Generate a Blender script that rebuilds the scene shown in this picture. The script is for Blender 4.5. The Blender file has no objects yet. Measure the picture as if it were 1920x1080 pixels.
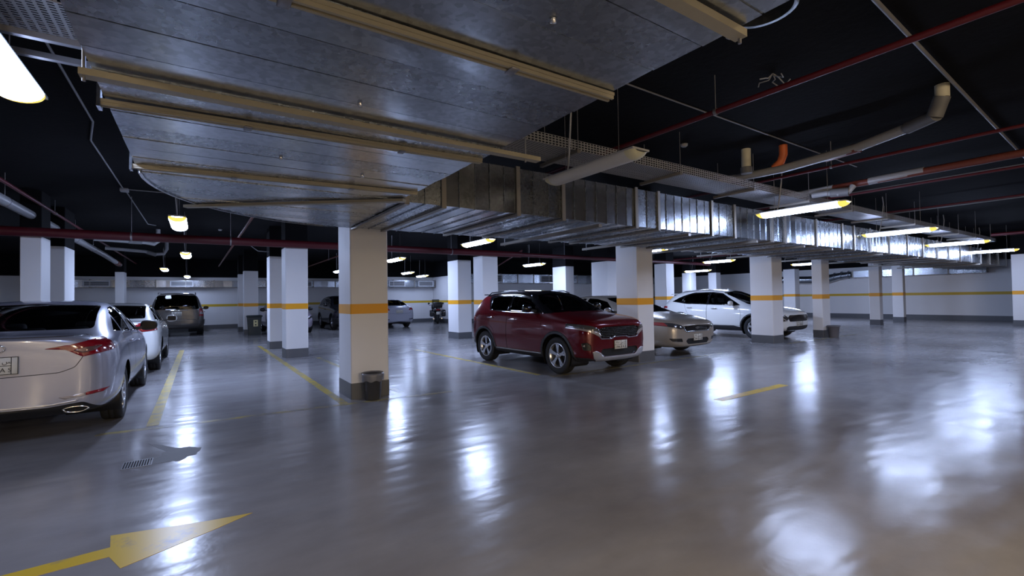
import bpy, bmesh, math, random
from mathutils import Vector, Matrix
random.seed(7)
R = math.radians
scene = bpy.context.scene
COL = scene.collection

# ------------------------------------------------------------------ camera
FPX, YAW, PITCH, ROLL, EYE = 870.0, R(34.0), R(1.2), R(0.95), 1.44
_F = Vector((math.sin(YAW) * math.cos(PITCH), math.cos(YAW) * math.cos(PITCH), math.sin(PITCH)))
_R0 = Vector((math.cos(YAW), -math.sin(YAW), 0))
_U0 = _R0.cross(_F)
_R = _R0 * math.cos(ROLL) - _U0 * math.sin(ROLL)
_U = _U0 * math.cos(ROLL) + _R0 * math.sin(ROLL)
cam_d = bpy.data.cameras.new('camera')
cam_d.sensor_width = 36.0
cam_d.lens = FPX / 1920.0 * 36.0
cam_d.clip_start = 0.05
cam_d.clip_end = 200
cam = bpy.data.objects.new('camera', cam_d)
COL.objects.link(cam)
cam.matrix_world = Matrix(((_R.x, _U.x, -_F.x, 0), (_R.y, _U.y, -_F.y, 0), (_R.z, _U.z, -_F.z, EYE), (0, 0, 0, 1)))
scene.camera = cam

# ------------------------------------------------------------------ world, exposure
world = bpy.data.worlds.new('world')
world.use_nodes = True
world.node_tree.nodes['Background'].inputs[0].default_value = (0.5, 0.55, 0.7, 1)
world.node_tree.nodes['Background'].inputs[1].default_value = 0.004
scene.world = world
vs = scene.view_settings
vs.view_transform = 'Standard'
vs.look = 'None'
vs.gamma = 1.0
vs.use_curve_mapping = False
vs.exposure = 1.08
scene.cycles.use_denoising = True
scene.cycles.max_bounces = 8
scene.cycles.sample_clamp_indirect = 6.0

LAMP_W = 56.0                     # emission of a lit diffuser
COOL = (0.53, 0.65, 1.0)
GREENISH = (0.58, 0.78, 0.95)
WARM = (1.0, 0.78, 0.52)


# ------------------------------------------------------------------ materials
def nodes_of(m):
    m.use_nodes = True
    nt = m.node_tree
    return nt, nt.nodes['Principled BSDF']


def mat(name, col, rough=0.5, metal=0.0, spec=0.5, noise=0.0, nscale=8.0, bump=0.0, bscale=60.0, coat=0.0,
        rvar=0.0, trans=0.0, emit=None, estr=0.0, flake=False):
    m = bpy.data.materials.new(name)
    nt, b = nodes_of(m)
    b.inputs['Base Color'].default_value = (*col, 1)
    b.inputs['Roughness'].default_value = rough
    b.inputs['Metallic'].default_value = metal
    b.inputs['Specular IOR Level'].default_value = spec
    b.inputs['Coat Weight'].default_value = coat
    b.inputs['Coat Roughness'].default_value = 0.06
    b.inputs['Transmission Weight'].default_value = trans
    if emit:
        b.inputs['Emission Color'].default_value = (*emit, 1)
        b.inputs['Emission Strength'].default_value = estr
    if noise or rvar or bump:
        tc = nt.nodes.new('ShaderNodeTexCoord')
        if noise:
            n = nt.nodes.new('ShaderNodeTexNoise')
            n.inputs['Scale'].default_value = nscale
            n.inputs['Detail'].default_value = 5
            nt.links.new(tc.outputs['Object'], n.inputs['Vector'])
            mx = nt.nodes.new('ShaderNodeMix')
            mx.data_type = 'RGBA'
            nt.links.new(n.outputs['Fac'], mx.inputs['Factor'])
            mx.inputs[6].default_value = (*[max(0, c * (1 - noise)) for c in col], 1)
            mx.inputs[7].default_value = (*[min(1, c * (1 + noise)) for c in col], 1)
            nt.links.new(mx.outputs[2], b.inputs['Base Color'])
        if rvar:
            n2 = nt.nodes.new('ShaderNodeTexNoise')
            n2.inputs['Scale'].default_value = nscale * 1.7
            n2.inputs['Detail'].default_value = 6
            nt.links.new(tc.outputs['Object'], n2.inputs['Vector'])
            mr = nt.nodes.new('ShaderNodeMapRange')
            mr.inputs[1].default_value = 0.3
            mr.inputs[2].default_value = 0.7
            mr.inputs[3].default_value = max(0.02, rough - rvar)
            mr.inputs[4].default_value = min(1, rough + rvar)
            nt.links.new(n2.outputs['Fac'], mr.inputs[0])
            nt.links.new(mr.outputs[0], b.inputs['Roughness'])
        if bump:
            n3 = nt.nodes.new('ShaderNodeTexNoise')
            n3.inputs['Scale'].default_value = bscale
            n3.inputs['Detail'].default_value = 3
            nt.links.new(tc.outputs['Object'], n3.inputs['Vector'])
            bp = nt.nodes.new('ShaderNodeBump')
            bp.inputs['Strength'].default_value = bump
            bp.inputs['Distance'].default_value = 0.01
            nt.links.new(n3.outputs['Fac'], bp.inputs['Height'])
            nt.links.new(bp.outputs[0], b.inputs['Normal'])
    return m


def floor_mat():
    m = bpy.data.materials.new('epoxy_floor')
    nt, b = nodes_of(m)
    L = nt.links.new
    tc = nt.nodes.new('ShaderNodeTexCoord')

    def noise(scale, detail=6, stretch=(1, 1, 1), rough=0.55):
        mp = nt.nodes.new('ShaderNodeMapping')
        mp.inputs['Scale'].default_value = stretch
        L(tc.outputs['Object'], mp.inputs['Vector'])
        n = nt.nodes.new('ShaderNodeTexNoise')
        n.inputs['Scale'].default_value = scale
        n.inputs['Detail'].default_value = detail
        n.inputs['Roughness'].default_value = rough
        L(mp.outputs[0], n.inputs['Vector'])
        return n.outputs['Fac']

    def ramp(f, a, bb, ca, cb):
        r = nt.nodes.new('ShaderNodeValToRGB')
        r.color_ramp.elements[0].position = a
        r.color_ramp.elements[1].position = bb
        r.color_ramp.elements[0].color = ca
        r.color_ramp.elements[1].color = cb
        L(f, r.inputs[0])
        return r.outputs[0]

    big = noise(0.55, 5)
    mid = noise(1.6, 6, (0.6, 1.0, 1), 0.6)
    streak = noise(4.0, 7, (0.45, 1.6, 1))
    fine = noise(22, 1)
    c1 = ramp(big, 0.3, 0.7, (0.245, 0.242, 0.252, 1), (0.325, 0.318, 0.32, 1))
    c2 = ramp(mid, 0.3, 0.78, (0.60, 0.575, 0.565, 1), (1.0, 1.0, 1.0, 1))
    mul = nt.nodes.new('ShaderNodeMix')
    mul.data_type = 'RGBA'
    mul.blend_type = 'MULTIPLY'
    mul.inputs[0].default_value = 0.8
    L(c1, mul.inputs[6])
    L(c2, mul.inputs[7])
    L(mul.outputs[2], b.inputs['Base Color'])
    mr = nt.nodes.new('ShaderNodeMapRange')
    mr.inputs[1].default_value = 0.3
    mr.inputs[2].default_value = 0.72
    mr.inputs[3].default_value = 0.15
    mr.inputs[4].default_value = 0.27
    add = nt.nodes.new('ShaderNodeMath')
    add.operation = 'MULTIPLY_ADD'
    L(streak, add.inputs[0])
    add.inputs[1].default_value = 0.6
    s2 = nt.nodes.new('ShaderNodeMath')
    s2.operation = 'MULTIPLY'
    L(mid, s2.inputs[0])
    s2.inputs[1].default_value = 0.4
    L(s2.outputs[0], add.inputs[2])
    L(add.outputs[0], mr.inputs[0])
    L(mr.outputs[0], b.inputs['Roughness'])
    b.inputs['Specular IOR Level'].default_value = 0.19
    bp = nt.nodes.new('ShaderNodeBump')
    bp.inputs['Strength'].default_value = 0.30
    bp.inputs['Distance'].default_value = 0.02
    hm = nt.nodes.new('ShaderNodeMath')
    hm.operation = 'MULTIPLY_ADD'
    L(fine, hm.inputs[0])
    hm.inputs[1].default_value = 0.08
    L(noise(3.2, 1.5, (0.5, 1.5, 1), 0.4), hm.inputs[2])
    L(hm.outputs[0], bp.inputs['Height'])
    L(bp.outputs[0], b.inputs['Normal'])
    return m


def worn_paint(name, col, floor_col=(0.17, 0.165, 0.165), wear=0.5, scale=5.0):
    m = bpy.data.materials.new(name)
    nt, b = nodes_of(m)
    tc = nt.nodes.new('ShaderNodeTexCoord')
    n = nt.nodes.new('ShaderNodeTexNoise')
    n.inputs['Scale'].default_value = scale
    n.inputs['Detail'].default_value = 8
    n.inputs['Roughness'].default_value = 0.65
    nt.links.new(tc.outputs['Object'], n.inputs['Vector'])
    r = nt.nodes.new('ShaderNodeValToRGB')
    r.color_ramp.elements[0].position = wear - 0.12
    r.color_ramp.elements[1].position = wear + 0.1
    r.color_ramp.elements[0].color = (*floor_col, 1)
    r.color_ramp.elements[1].color = (*col, 1)
    nt.links.new(n.outputs['Fac'], r.inputs[0])
    nt.links.new(r.outputs[0], b.inputs['Base Color'])
    b.inputs['Roughness'].default_value = 0.30
    b.inputs['Specular IOR Level'].default_value = 0.15
    return m


def perforated(name, col, pitch=0.05, rough=0.45):
    """galvanised tray steel with a grid of slots punched through it"""
    m = bpy.data.materials.new(name)
    nt, b = nodes_of(m)
    L = nt.links.new
    b.inputs['Base Color'].default_value = (*col, 1)
    b.inputs['Metallic'].default_value = 0.35
    b.inputs['Roughness'].default_value = rough
    tc = nt.nodes.new('ShaderNodeTexCoord')
    sp = nt.nodes.new('ShaderNodeSeparateXYZ')
    L(tc.outputs['Object'], sp.inputs[0])

    def M(op, a, bb=None):
        n = nt.nodes.new('ShaderNodeMath')
        n.operation = op
        for i, v in enumerate((a, bb)):
            if v is None:
                continue
            if isinstance(v, (int, float)):
                n.inputs[i].default_value = v
            else:
                L(v, n.inputs[i])
        return n.outputs[0]
    u = M('FRACT', M('MULTIPLY', sp.outputs[0], 1 / pitch))
    w = M('FRACT', M('MULTIPLY', M('ADD', sp.outputs[1], sp.outputs[2]), 1 / (pitch * 0.6)))
    hole = M('MULTIPLY', M('LESS_THAN', M('ABSOLUTE', M('SUBTRACT', u, 0.5)), 0.33),
             M('LESS_THAN', M('ABSOLUTE', M('SUBTRACT', w, 0.5)), 0.30))
    L(M('SUBTRACT', 1.0, hole), b.inputs['Alpha'])
    return m


def galv(name, col, rough):
    """zinc-coated sheet: spangled, streaked, patchily glossy"""
    m = bpy.data.materials.new(name)
    nt, b = nodes_of(m)
    L = nt.links.new
    b.inputs['Metallic'].default_value = 0.92
    tc = nt.nodes.new('ShaderNodeTexCoord')
    vo = nt.nodes.new('ShaderNodeTexVoronoi')
    vo.inputs['Scale'].default_value = 38
    L(tc.outputs['Object'], vo.inputs['Vector'])
    sep = nt.nodes.new('ShaderNodeSeparateColor')
    L(vo.outputs['Color'], sep.inputs[0])
    n = nt.nodes.new('ShaderNodeTexNoise')
    n.inputs['Scale'].default_value = 3.5
    n.inputs['Detail'].default_value = 2
    L(tc.outputs['Object'], n.inputs['Vector'])
    mr = nt.nodes.new('ShaderNodeMapRange')
    mr.inputs[1].default_value = 0.3
    mr.inputs[2].default_value = 0.7
    mr.inputs[3].default_value = rough - 0.015
    mr.inputs[4].default_value = rough + 0.03
    L(n.outputs['Fac'], mr.inputs[0])
    ad = nt.nodes.new('ShaderNodeMath')
    ad.operation = 'MULTIPLY_ADD'
    L(sep.outputs[0], ad.inputs[0])
    ad.inputs[1].default_value = 0.04
    L(mr.outputs[0], ad.inputs[2])
    L(ad.outputs[0], b.inputs['Roughness'])
    mx = nt.nodes.new('ShaderNodeMix')
    mx.data_type = 'RGBA'
    L(sep.outputs[1], mx.inputs['Factor'])
    mx.inputs[6].default_value = (*[c * 0.82 for c in col], 1)
    mx.inputs[7].default_value = (*[c * 1.16 for c in col], 1)
    L(mx.outputs[2], b.inputs['Base Color'])
    n2 = nt.nodes.new('ShaderNodeTexNoise')
    n2.inputs['Scale'].default_value = 2.2
    n2.inputs['Detail'].default_value = 2
    L(tc.outputs['Object'], n2.inputs['Vector'])
    bp = nt.nodes.new('ShaderNodeBump')
    bp.inputs['Strength'].default_value = 0.035
    bp.inputs['Distance'].default_value = 0.02
    L(n2.outputs['Fac'], bp.inputs['Height'])
    L(bp.outputs[0], b.inputs['Normal'])
    return m


def glass_mat(name, tint, dens=0.5):
    """tinted car glass: a clear coat over a tinted see-through sheet"""
    m = bpy.data.materials.new(name)
    m.use_nodes = True
    nt = m.node_tree
    nt.nodes.clear()
    out = nt.nodes.new('ShaderNodeOutputMaterial')
    tr = nt.nodes.new('ShaderNodeBsdfTransparent')
    tr.inputs[0].default_value = (*tint, 1)
    gl = nt.nodes.new('ShaderNodeBsdfGlossy')
    gl.inputs['Roughness'].default_value = 0.03
    fr = nt.nodes.new('ShaderNodeFresnel')
    fr.inputs[0].default_value = 1.5
    mx = nt.nodes.new('ShaderNodeMixShader')
    nt.links.new(fr.outputs[0], mx.inputs[0])
    nt.links.new(tr.outputs[0], mx.inputs[1])
    nt.links.new(gl.outputs[0], mx.inputs[2])
    nt.links.new(mx.outputs[0], out.inputs[0])
    return m


def paint_mat(name, col, metal=0.0, rough=0.35, inside=(0.05, 0.05, 0.055), coat=1.0):
    """car paint outside, dark trim on the inner side of the shell"""
    m = mat(name, col, rough, metal, coat=coat, spec=0.3)
    nt = m.node_tree
    b = nt.nodes['Principled BSDF']
    inn = nt.nodes.new('ShaderNodeBsdfDiffuse')
    inn.inputs[0].default_value = (*inside, 1)
    geo = nt.nodes.new('ShaderNodeNewGeometry')
    mx = nt.nodes.new('ShaderNodeMixShader')
    nt.links.new(geo.outputs['Backfacing'], mx.inputs[0])
    nt.links.new(b.outputs[0], mx.inputs[1])
    nt.links.new(inn.outputs[0], mx.inputs[2])
    nt.links.new(mx.outputs[0], nt.nodes['Material Output'].inputs[0])
    return m


M = {}
M['floor'] = floor_mat()
M['ceiling'] = mat('black_ceiling_paint', (0.004, 0.004, 0.005), 0.95, spec=0.1, noise=0.5, nscale=1.2, bump=0.4, bscale=14)
M['white'] = mat('white_wall_paint', (0.72, 0.72, 0.73), 0.5, noise=0.04, nscale=1.5, rvar=0.08)
M['black_paint'] = mat('matt_black_paint', (0.005, 0.005, 0.006), 0.9, spec=0.15)
M['skirt'] = mat('grey_skirting_paint', (0.10, 0.105, 0.115), 0.4, noise=0.12, nscale=3)
M['stripe'] = mat('orange_yellow_stripe_paint', (0.80, 0.36, 0.012), 0.45)
M['stripe_wall'] = mat('ochre_stripe_paint', (0.62, 0.40, 0.02), 0.5)
M['line'] = worn_paint('worn_yellow_line', (0.40, 0.30, 0.045), wear=0.46)
M['line_faint'] = worn_paint('faint_yellow_line', (0.36, 0.29, 0.08), wear=0.54)
M['arrow'] = worn_paint('yellow_arrow_paint', (0.56, 0.38, 0.03), wear=0.36)
M['steel'] = galv('galvanised_sheet', (0.40, 0.43, 0.47), 0.20)
M['steel_b'] = galv('galvanised_sheet_dull', (0.35, 0.38, 0.42), 0.25)
M['flange'] = mat('galvanised_angle_iron', (0.30, 0.28, 0.25), 0.5, 0.6)
M['bar'] = mat('cream_support_channel', (0.36, 0.33, 0.25), 0.45, 0.2, noise=0.1)
M['tray'] = perforated('perforated_tray_steel', (0.40, 0.40, 0.41))
M['rod'] = mat('zinc_rod', (0.30, 0.30, 0.32), 0.4, 0.8)
M['red_pipe'] = mat('red_pipe_paint', (0.075, 0.004, 0.009), 0.5)
M['rust_pipe'] = mat('brown_red_plastic', (0.12, 0.028, 0.018), 0.5)
M['orange_pipe'] = mat('orange_plastic', (0.55, 0.12, 0.03), 0.5)
M['pvc'] = mat('white_pvc', (0.26, 0.26, 0.27), 0.4, noise=0.1)
M['pvc_cream'] = mat('cream_pvc', (0.52, 0.49, 0.38), 0.45)
M['grey_rubber'] = mat('grey_coupling', (0.12, 0.12, 0.125), 0.6)
M['conduit'] = mat('grey_conduit', (0.20, 0.20, 0.21), 0.5, 0.3)
M['housing'] = mat('fixture_housing', (0.55, 0.56, 0.58), 0.5)
M['diff_off'] = mat('unlit_diffuser', (0.60, 0.60, 0.58), 0.3, noise=0.05)
M['cap'] = mat('glowing_end_cap', (0.75, 0.62, 0.22), 0.4, emit=(1.0, 0.75, 0.12), estr=0.5)  # lamp light shining through the yellow plastic is put in as emission
M['cap_off'] = mat('unlit_end_cap', (0.62, 0.60, 0.42), 0.4)  # end cap of the unlit lamp, no glow put in
M['cable'] = mat('white_cable', (0.4, 0.4, 0.42), 0.6)
M['black_plastic'] = mat('black_plastic', (0.012, 0.012, 0.013), 0.45)
M['dark_trim'] = mat('dark_grey_trim', (0.022, 0.022, 0.024), 0.5)
M['gloss_black'] = mat('gloss_black', (0.006, 0.006, 0.008), 0.12, coat=0.6)
M['rubber'] = mat('tyre_rubber', (0.016, 0.016, 0.017), 0.75, bump=0.2, bscale=90)
M['alloy'] = mat('silver_alloy', (0.62, 0.63, 0.66), 0.25, 0.9)
M['alloy_dark'] = mat('dark_alloy', (0.05, 0.05, 0.055), 0.35, 0.7)
M['chrome'] = mat('chrome', (0.75, 0.76, 0.78), 0.08, 1.0)
M['silver_trim'] = mat('satin_silver_trim', (0.55, 0.55, 0.57), 0.35, 0.7)
M['lamp_red'] = mat('red_tail_lens', (0.24, 0.006, 0.014), 0.12, coat=0.8)
M['lamp_clear'] = mat('clear_lens', (0.40, 0.37, 0.37), 0.2, 0.3, coat=0.8)
M['lamp_pink'] = mat('dim_pink_lens', (0.16, 0.09, 0.09), 0.2, 0.2, coat=0.8)
M['lamp_grey'] = mat('grey_headlamp', (0.14, 0.14, 0.145), 0.12, 0.6, coat=1.0)
M['lamp_dark'] = mat('smoked_headlamp', (0.05, 0.05, 0.055), 0.1, 0.3, coat=1.0)
M['lamp_amber'] = mat('amber_red_marker', (0.25, 0.03, 0.03), 0.2, coat=0.6)
M['plate'] = mat('licence_plate_white', (0.62, 0.61, 0.56), 0.45)
M['ink'] = mat('plate_ink', (0.02, 0.02, 0.022), 0.6)
M['seat'] = mat('grey_seat_fabric', (0.30, 0.29, 0.29), 0.8)
M['seat_dark'] = mat('black_seat', (0.02, 0.02, 0.021), 0.7)
M['glass'] = glass_mat('tinted_car_glass', (0.52, 0.54, 0.56))
M['glass_dark'] = glass_mat('privacy_car_glass', (0.06, 0.06, 0.065))
M['glass_clear'] = glass_mat('clear_car_glass', (0.62, 0.66, 0.66))
M['sign'] = mat('white_sign', (0.85, 0.87, 0.9), 0.5, emit=(0.85, 0.92, 1.0), estr=1.2)
M['bin'] = mat('smoky_plastic', (0.045, 0.045, 0.05), 0.3)
M['bin_grey'] = mat('grey_bin_plastic', (0.16, 0.155, 0.17), 0.4)
M['liner'] = mat('clear_bin_liner', (0.16, 0.16, 0.17), 0.25)
M['bin_green'] = mat('dark_green_bin', (0.012, 0.02, 0.02), 0.45)
M['sticker'] = mat('cream_sticker', (0.70, 0.62, 0.32), 0.6)
M['wet'] = mat('wet_stain', (0.075, 0.066, 0.06), 0.5, spec=0.08, noise=0.2, nscale=4)
M['grate'] = mat('grate_steel', (0.10, 0.10, 0.105), 0.5, 0.3)
M['void'] = mat('drain_dark', (0.004, 0.004, 0.004), 0.9)
M['grille_white'] = mat('white_air_grille', (0.66, 0.68, 0.72), 0.45)
M['mirror_glass'] = mat('dark_mirror_glass', (0.008, 0.008, 0.01), 0.15, spec=0.15)
M['leather'] = mat('black_leather', (0.014, 0.014, 0.015), 0.5)


def lamp_material(name, col, k):
    m = bpy.data.materials.new(name)
    m.use_nodes = True
    nt = m.node_tree
    nt.nodes.clear()
    out = nt.nodes.new('ShaderNodeOutputMaterial')
    em = nt.nodes.new('ShaderNodeEmission')
    em.inputs[0].default_value = (*col, 1)
    em.inputs[1].default_value = k
    nt.links.new(em.outputs[0], out.inputs[0])
    return m


M['lit_cool'] = lamp_material('lit_cool_diffuser', COOL, LAMP_W * 0.72)
M['lit_back'] = lamp_material('lit_strong_diffuser', COOL, LAMP_W * 1.35)
M['lit_green'] = lamp_material('lit_greenish_diffuser', GREENISH, LAMP_W * 0.6)
M['fill_warm_dim'] = lamp_material('fill_warm_dim_diffuser', WARM, LAMP_W * 1.6)  # weaker warm fill of the added, unseen lamps
M['lit_dim'] = lamp_material('lit_dim_diffuser', COOL, LAMP_W * 0.35)
M['fill_warm'] = lamp_material('fill_warm_diffuser', WARM, LAMP_W * 6.4)  # strong warm fill of the lamps added behind the viewpoint


# ------------------------------------------------------------------ mesh helpers
class MB:
    def __init__(s):
        s.v, s.f, s.sm = [], [], []

    def add(s, vs_, fs_, smooth=False):
        o = len(s.v)
        s.v += [tuple(p) for p in vs_]
        for f in fs_:
            s.f.append(tuple(i + o for i in f))
            s.sm.append(smooth)
        return s

    def box(s, x0, x1, y0, y1, z0, z1):
        v = [(x0, y0, z0), (x1, y0, z0), (x1, y1, z0), (x0, y1, z0), (x0, y0, z1), (x1, y0, z1), (x1, y1, z1), (x0, y1, z1)]
        return s.add(v, [(0, 3, 2, 1), (4, 5, 6, 7), (0, 1, 5, 4), (1, 2, 6, 5), (2, 3, 7, 6), (3, 0, 4, 7)])

    def bevel_box(s, x0, x1, y0, y1, z0, z1, r=0.02, seg=2):
        bm = bmesh.new()
        bmesh.ops.create_cube(bm, size=1.0)
        for v in bm.verts:
            v.co = Vector(((x0 + x1) / 2 + v.co.x * (x1 - x0), (y0 + y1) / 2 + v.co.y * (y1 - y0), (z0 + z1) / 2 + v.co.z * (z1 - z0)))
        bmesh.ops.bevel(bm, geom=list(bm.edges), offset=r, segments=seg, affect='EDGES', profile=0.5)
        return s.bm(bm, True)

    def bm(s, bm, smooth=False, mtx=None):
        bm.verts.index_update()
        vs_ = [(mtx @ v.co if mtx else v.co).copy() for v in bm.verts]
        s.add(vs_, [[v.index for v in f.verts] for f in bm.faces], smooth)
        bm.free()
        return s

    def prism(s, poly, axis, a, b, smooth=False):
        """extrude a 2D polygon along an axis: 'x' takes (y,z), 'y' takes (x,z), 'z' takes (x,y)"""
        def p3(p, t):
            return {'x': (t, p[0], p[1]), 'y': (p[0], t, p[1]), 'z': (p[0], p[1], t)}[axis]
        n = len(poly)
        v = [p3(p, a) for p in poly] + [p3(p, b) for p in poly]
        fs_ = [(i, (i + 1) % n, n + (i + 1) % n, n + i) for i in range(n)]
        s.add(v, fs_, smooth)
        return s.add(v, [tuple(range(n))[::-1], tuple(range(n, 2 * n))])

    def tube(s, pts, r, seg=10, caps=True):
        pts = [Vector(p) for p in pts]
        rings = []
        up = None
        for i, p in enumerate(pts):
            d = (pts[min(i + 1, len(pts) - 1)] - pts[max(i - 1, 0)]).normalized()
            if up is None:
                up = Vector((0, 0, 1)) if abs(d.z) < 0.9 else Vector((1, 0, 0))
            a = d.cross(up).normalized()
            bb = a.cross(d).normalized()
            up = bb
            rr = r[i] if isinstance(r, (list, tuple)) else r
            rings.append([p + (a * math.cos(t) + bb * math.sin(t)) * rr for t in [2 * math.pi * k / seg for k in range(seg)]])
        v = [q for ring in rings for q in ring]
        fs_ = []
        for i in range(len(rings) - 1):
            for k in range(seg):
                fs_.append((i * seg + k, i * seg + (k + 1) % seg, (i + 1) * seg + (k + 1) % seg, (i + 1) * seg + k))
        s.add(v, fs_, True)
        if caps:
            s.add(rings[0], [tuple(range(seg))[::-1]])
            s.add(rings[-1], [tuple(range(seg))])
        return s

    def lathe(s, prof, axis='y', centre=(0, 0, 0), seg=28, smooth=True):
        """revolve (radius, along) points round an axis"""
        c = Vector(centre)
        v = []
        for r, t in prof:
            for k in range(seg):
                a = 2 * math.pi * k / seg
                u, w = r * math.cos(a), r * math.sin(a)
                v.append(c + Vector({'y': (u, t, w), 'x': (t, u, w), 'z': (u, w, t)}[axis]))
        fs_ = []
        for i in range(len(prof) - 1):
            for k in range(seg):
                fs_.append((i * seg + k, i * seg + (k + 1) % seg, (i + 1) * seg + (k + 1) % seg, (i + 1) * seg + k))
        return s.add(v, fs_, smooth)

    def build(s, name, m, parent=None):
        me = bpy.data.meshes.new(name)
        me.from_pydata(s.v, [], s.f)
        me.polygons.foreach_set('use_smooth', s.sm)
        me.update()
        me.validate()
        bm = bmesh.new()
        bm.from_mesh(me)
        bmesh.ops.recalc_face_normals(bm, faces=list(bm.faces))
        bm.to_mesh(me)
        bm.free()
        me.materials.append(M[m] if isinstance(m, str) else m)
        return link(name, me, parent)


def link(name, me, parent=None):
    o = bpy.data.objects.new(name, me)
    COL.objects.link(o)
    if parent is not None:
        o.parent = parent
    return o


def tag(o, label, cat=None, group=None, kind=None):
    o['label'] = label
    if cat:
        o['category'] = cat
    if group:
        o['group'] = group
    if kind:
        o['kind'] = kind
    return o


def thing(name, label, cat, loc=(0, 0, 0), rz=0.0, group=None):
    o = bpy.data.objects.new(name, None)
    o.empty_display_size = 0.2
    COL.objects.link(o)
    o.location = loc
    o.rotation_euler = (0, 0, rz)
    return tag(o, label, cat, group)


def struct(name, mb, m, label=None, parent=None):
    o = mb.build(name, m, parent)
    o['kind'] = 'structure'
    if label:
        o['label'] = label
    return o


def text_mesh(body, size, depth=0.001, m='ink', name='lettering', parent=None, loc=(0, 0, 0), rot=(0, 0, 0), align='CENTER', shear=0.0):
    cu = bpy.data.curves.new('t', 'FONT')
    cu.body = body
    cu.size = size
    cu.extrude = depth
    cu.shear = shear
    cu.align_x = align
    cu.align_y = 'CENTER'
    cu.resolution_u = 3
    ob = bpy.data.objects.new('t', cu)
    COL.objects.link(ob)
    dg = bpy.context.evaluated_depsgraph_get()
    me = bpy.data.meshes.new_from_object(ob.evaluated_get(dg))
    bpy.data.objects.remove(ob)
    bpy.data.curves.remove(cu)
    me.name = name
    me.materials.clear()
    me.materials.append(M[m])
    o = link(name, me, parent)
    o.location = loc
    o.rotation_euler = rot
    return o


# ------------------------------------------------------------------ the shell
ZC = 3.75          # black ceiling
ZW = 2.82          # white paint ends here, black above
S0, S1 = 1.24, 1.385
SK = 0.23
struct('floor', MB().box(-16, 31, -12, 31, -0.3, 0), 'floor', 'grey polished epoxy floor of the parking hall')
struct('ceiling', MB().box(-16, 31, -12, 31, ZC, ZC + 0.3), 'ceiling', 'black painted concrete ceiling')


def wall(name, label, x0, x1, y0, y1, face, x_in=None):
    """a wall with its white field, black band above, ochre stripe and grey skirting; face = side the room is on"""
    w = struct(name, MB().box(x0, x1, y0, y1, 0, ZW), 'white', label)
    MB().box(x0, x1, y0, y1, ZW + 0.0005, ZC - 0.001).build('black_upper_wall', 'black_paint', w)

    def strip(nm, z0, z1, t, m):
        b = MB()
        if face == '-y':
            b.box(x0 + 0.001, x1 - 0.001, y0 - t, y0, z0, z1)
        elif face == '+y':
            b.box(x0 + 0.001, x1 - 0.001, y1, y1 + t, z0, z1)
        elif face == '-x':
            b.box(x0 - t, x0, y0 + 0.001, y1 - 0.001, z0, z1)
        else:
            b.box(x1, x1 + t, y0 + 0.001, y1 - 0.001, z0, z1)
        o = b.build(nm, m, w)
        return o
    strip('stripe', S0 - 0.02, S1 - 0.03, 0.003, 'stripe_wall')['label'] = 'ochre yellow painted stripe'
    strip('skirting', 0, SK, 0.012, 'skirt')['label'] = 'dark grey painted skirting'
    return w


wall('wall_back_left', 'white far wall with ochre stripe behind the brown wagon', -16, 8.3, 30.2, 30.6, '-y')
wall('wall_back_middle', 'white far wall with ochre stripe behind the motorcycle', 8.301, 12.4, 27.4, 27.8, '-y')
wall('wall_back_right', 'white far wall with ochre stripe behind the red hatchback', 12.401, 31, 24.2, 24.6, '-y')
wall('wall_return_left', 'short return of the white far wall', 8.302, 8.6, 27.82, 30.19, '-x')
wall('wall_return_right', 'short return of the white far wall beside the motorcycle', 12.402, 12.7, 24.62, 27.39, '-x')
wall('wall_right', 'white side wall with ochre stripe behind the empty bays', 30.6, 30.95, -12, 24.19, '-x')
wall('wall_left', 'white left wall out of the lamps', -16, -15.7, -12, 30.19, '+x')
wall('wall_front', 'white wall behind the viewpoint', -15.69, 30.59, -12, -11.7, '+y')


def column(x0, x1, y0, y1, label, top=ZW, stripe='stripe'):
    t = thing('column', label, 'column', ((x0 + x1) / 2, (y0 + y1) / 2, 0), group='square columns of the hall')
    a, b = (x1 - x0) / 2, (y1 - y0) / 2
    bev = 0.012

    def shaft(z0, z1, e, m, nm):
        A, B = a + e, b + e
        p = [(-A + bev, -B), (A - bev, -B), (A, -B + bev), (A, B - bev), (A - bev, B), (-A + bev, B), (-A, B - bev), (-A, -B + bev)]
        return MB().prism(p, 'z', z0, z1).build(nm, m, t)
    shaft(SK, S0, 0, 'white', 'shaft')
    shaft(S0, S1, 0.002, stripe, 'stripe')['label'] = 'orange yellow painted band'
    shaft(S1, top, 0, 'white', 'shaft')
    shaft(0, SK, 0.006, 'skirt', 'skirting')['label'] = 'dark grey painted base'
    shaft(top, ZC - 0.001, 0.0, 'black_paint', 'capital')['label'] = 'black painted top'
    return t


CW = 0.55
column(1.83, 2.39, 6.93, 7.62, 'nearest white column, black wastebasket standing at its foot', top=2.9)
column(1.82, 2.35, 12.97, 13.65, 'white column right behind the nearest column, partly hiding another one')
column(1.77, 2.32, 15.77, 16.42, 'white column half hidden behind its neighbour, third in the row by the yellow line')
column(1.64, 2.19, 23.56, 24.15, 'white column behind the dark green dustbin')
column(1.60, 2.15, 26.4, 27.0, 'sliver of a white column behind the one with the dustbin')
column(7.86, 8.38, 6.80, 7.42, 'white column between the red hatchback and the champagne saloon')
column(7.66, 8.20, 14.80, 15.62, 'white column left of the red hatchback, in front of the motorcycle')
column(7.62, 8.20, 12.98, 13.6, 'white column rising behind the rear of the red hatchback')
column(13.62, 14.19, 6.85, 7.50, 'white column standing in front of the white crossover')
column(13.30, 13.95, 12.98, 13.9, 'wide white column just left behind the champagne saloon column')
column(13.70, 14.20, 15.98, 16.9, 'white column rising above the windscreen of the red hatchback')
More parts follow.
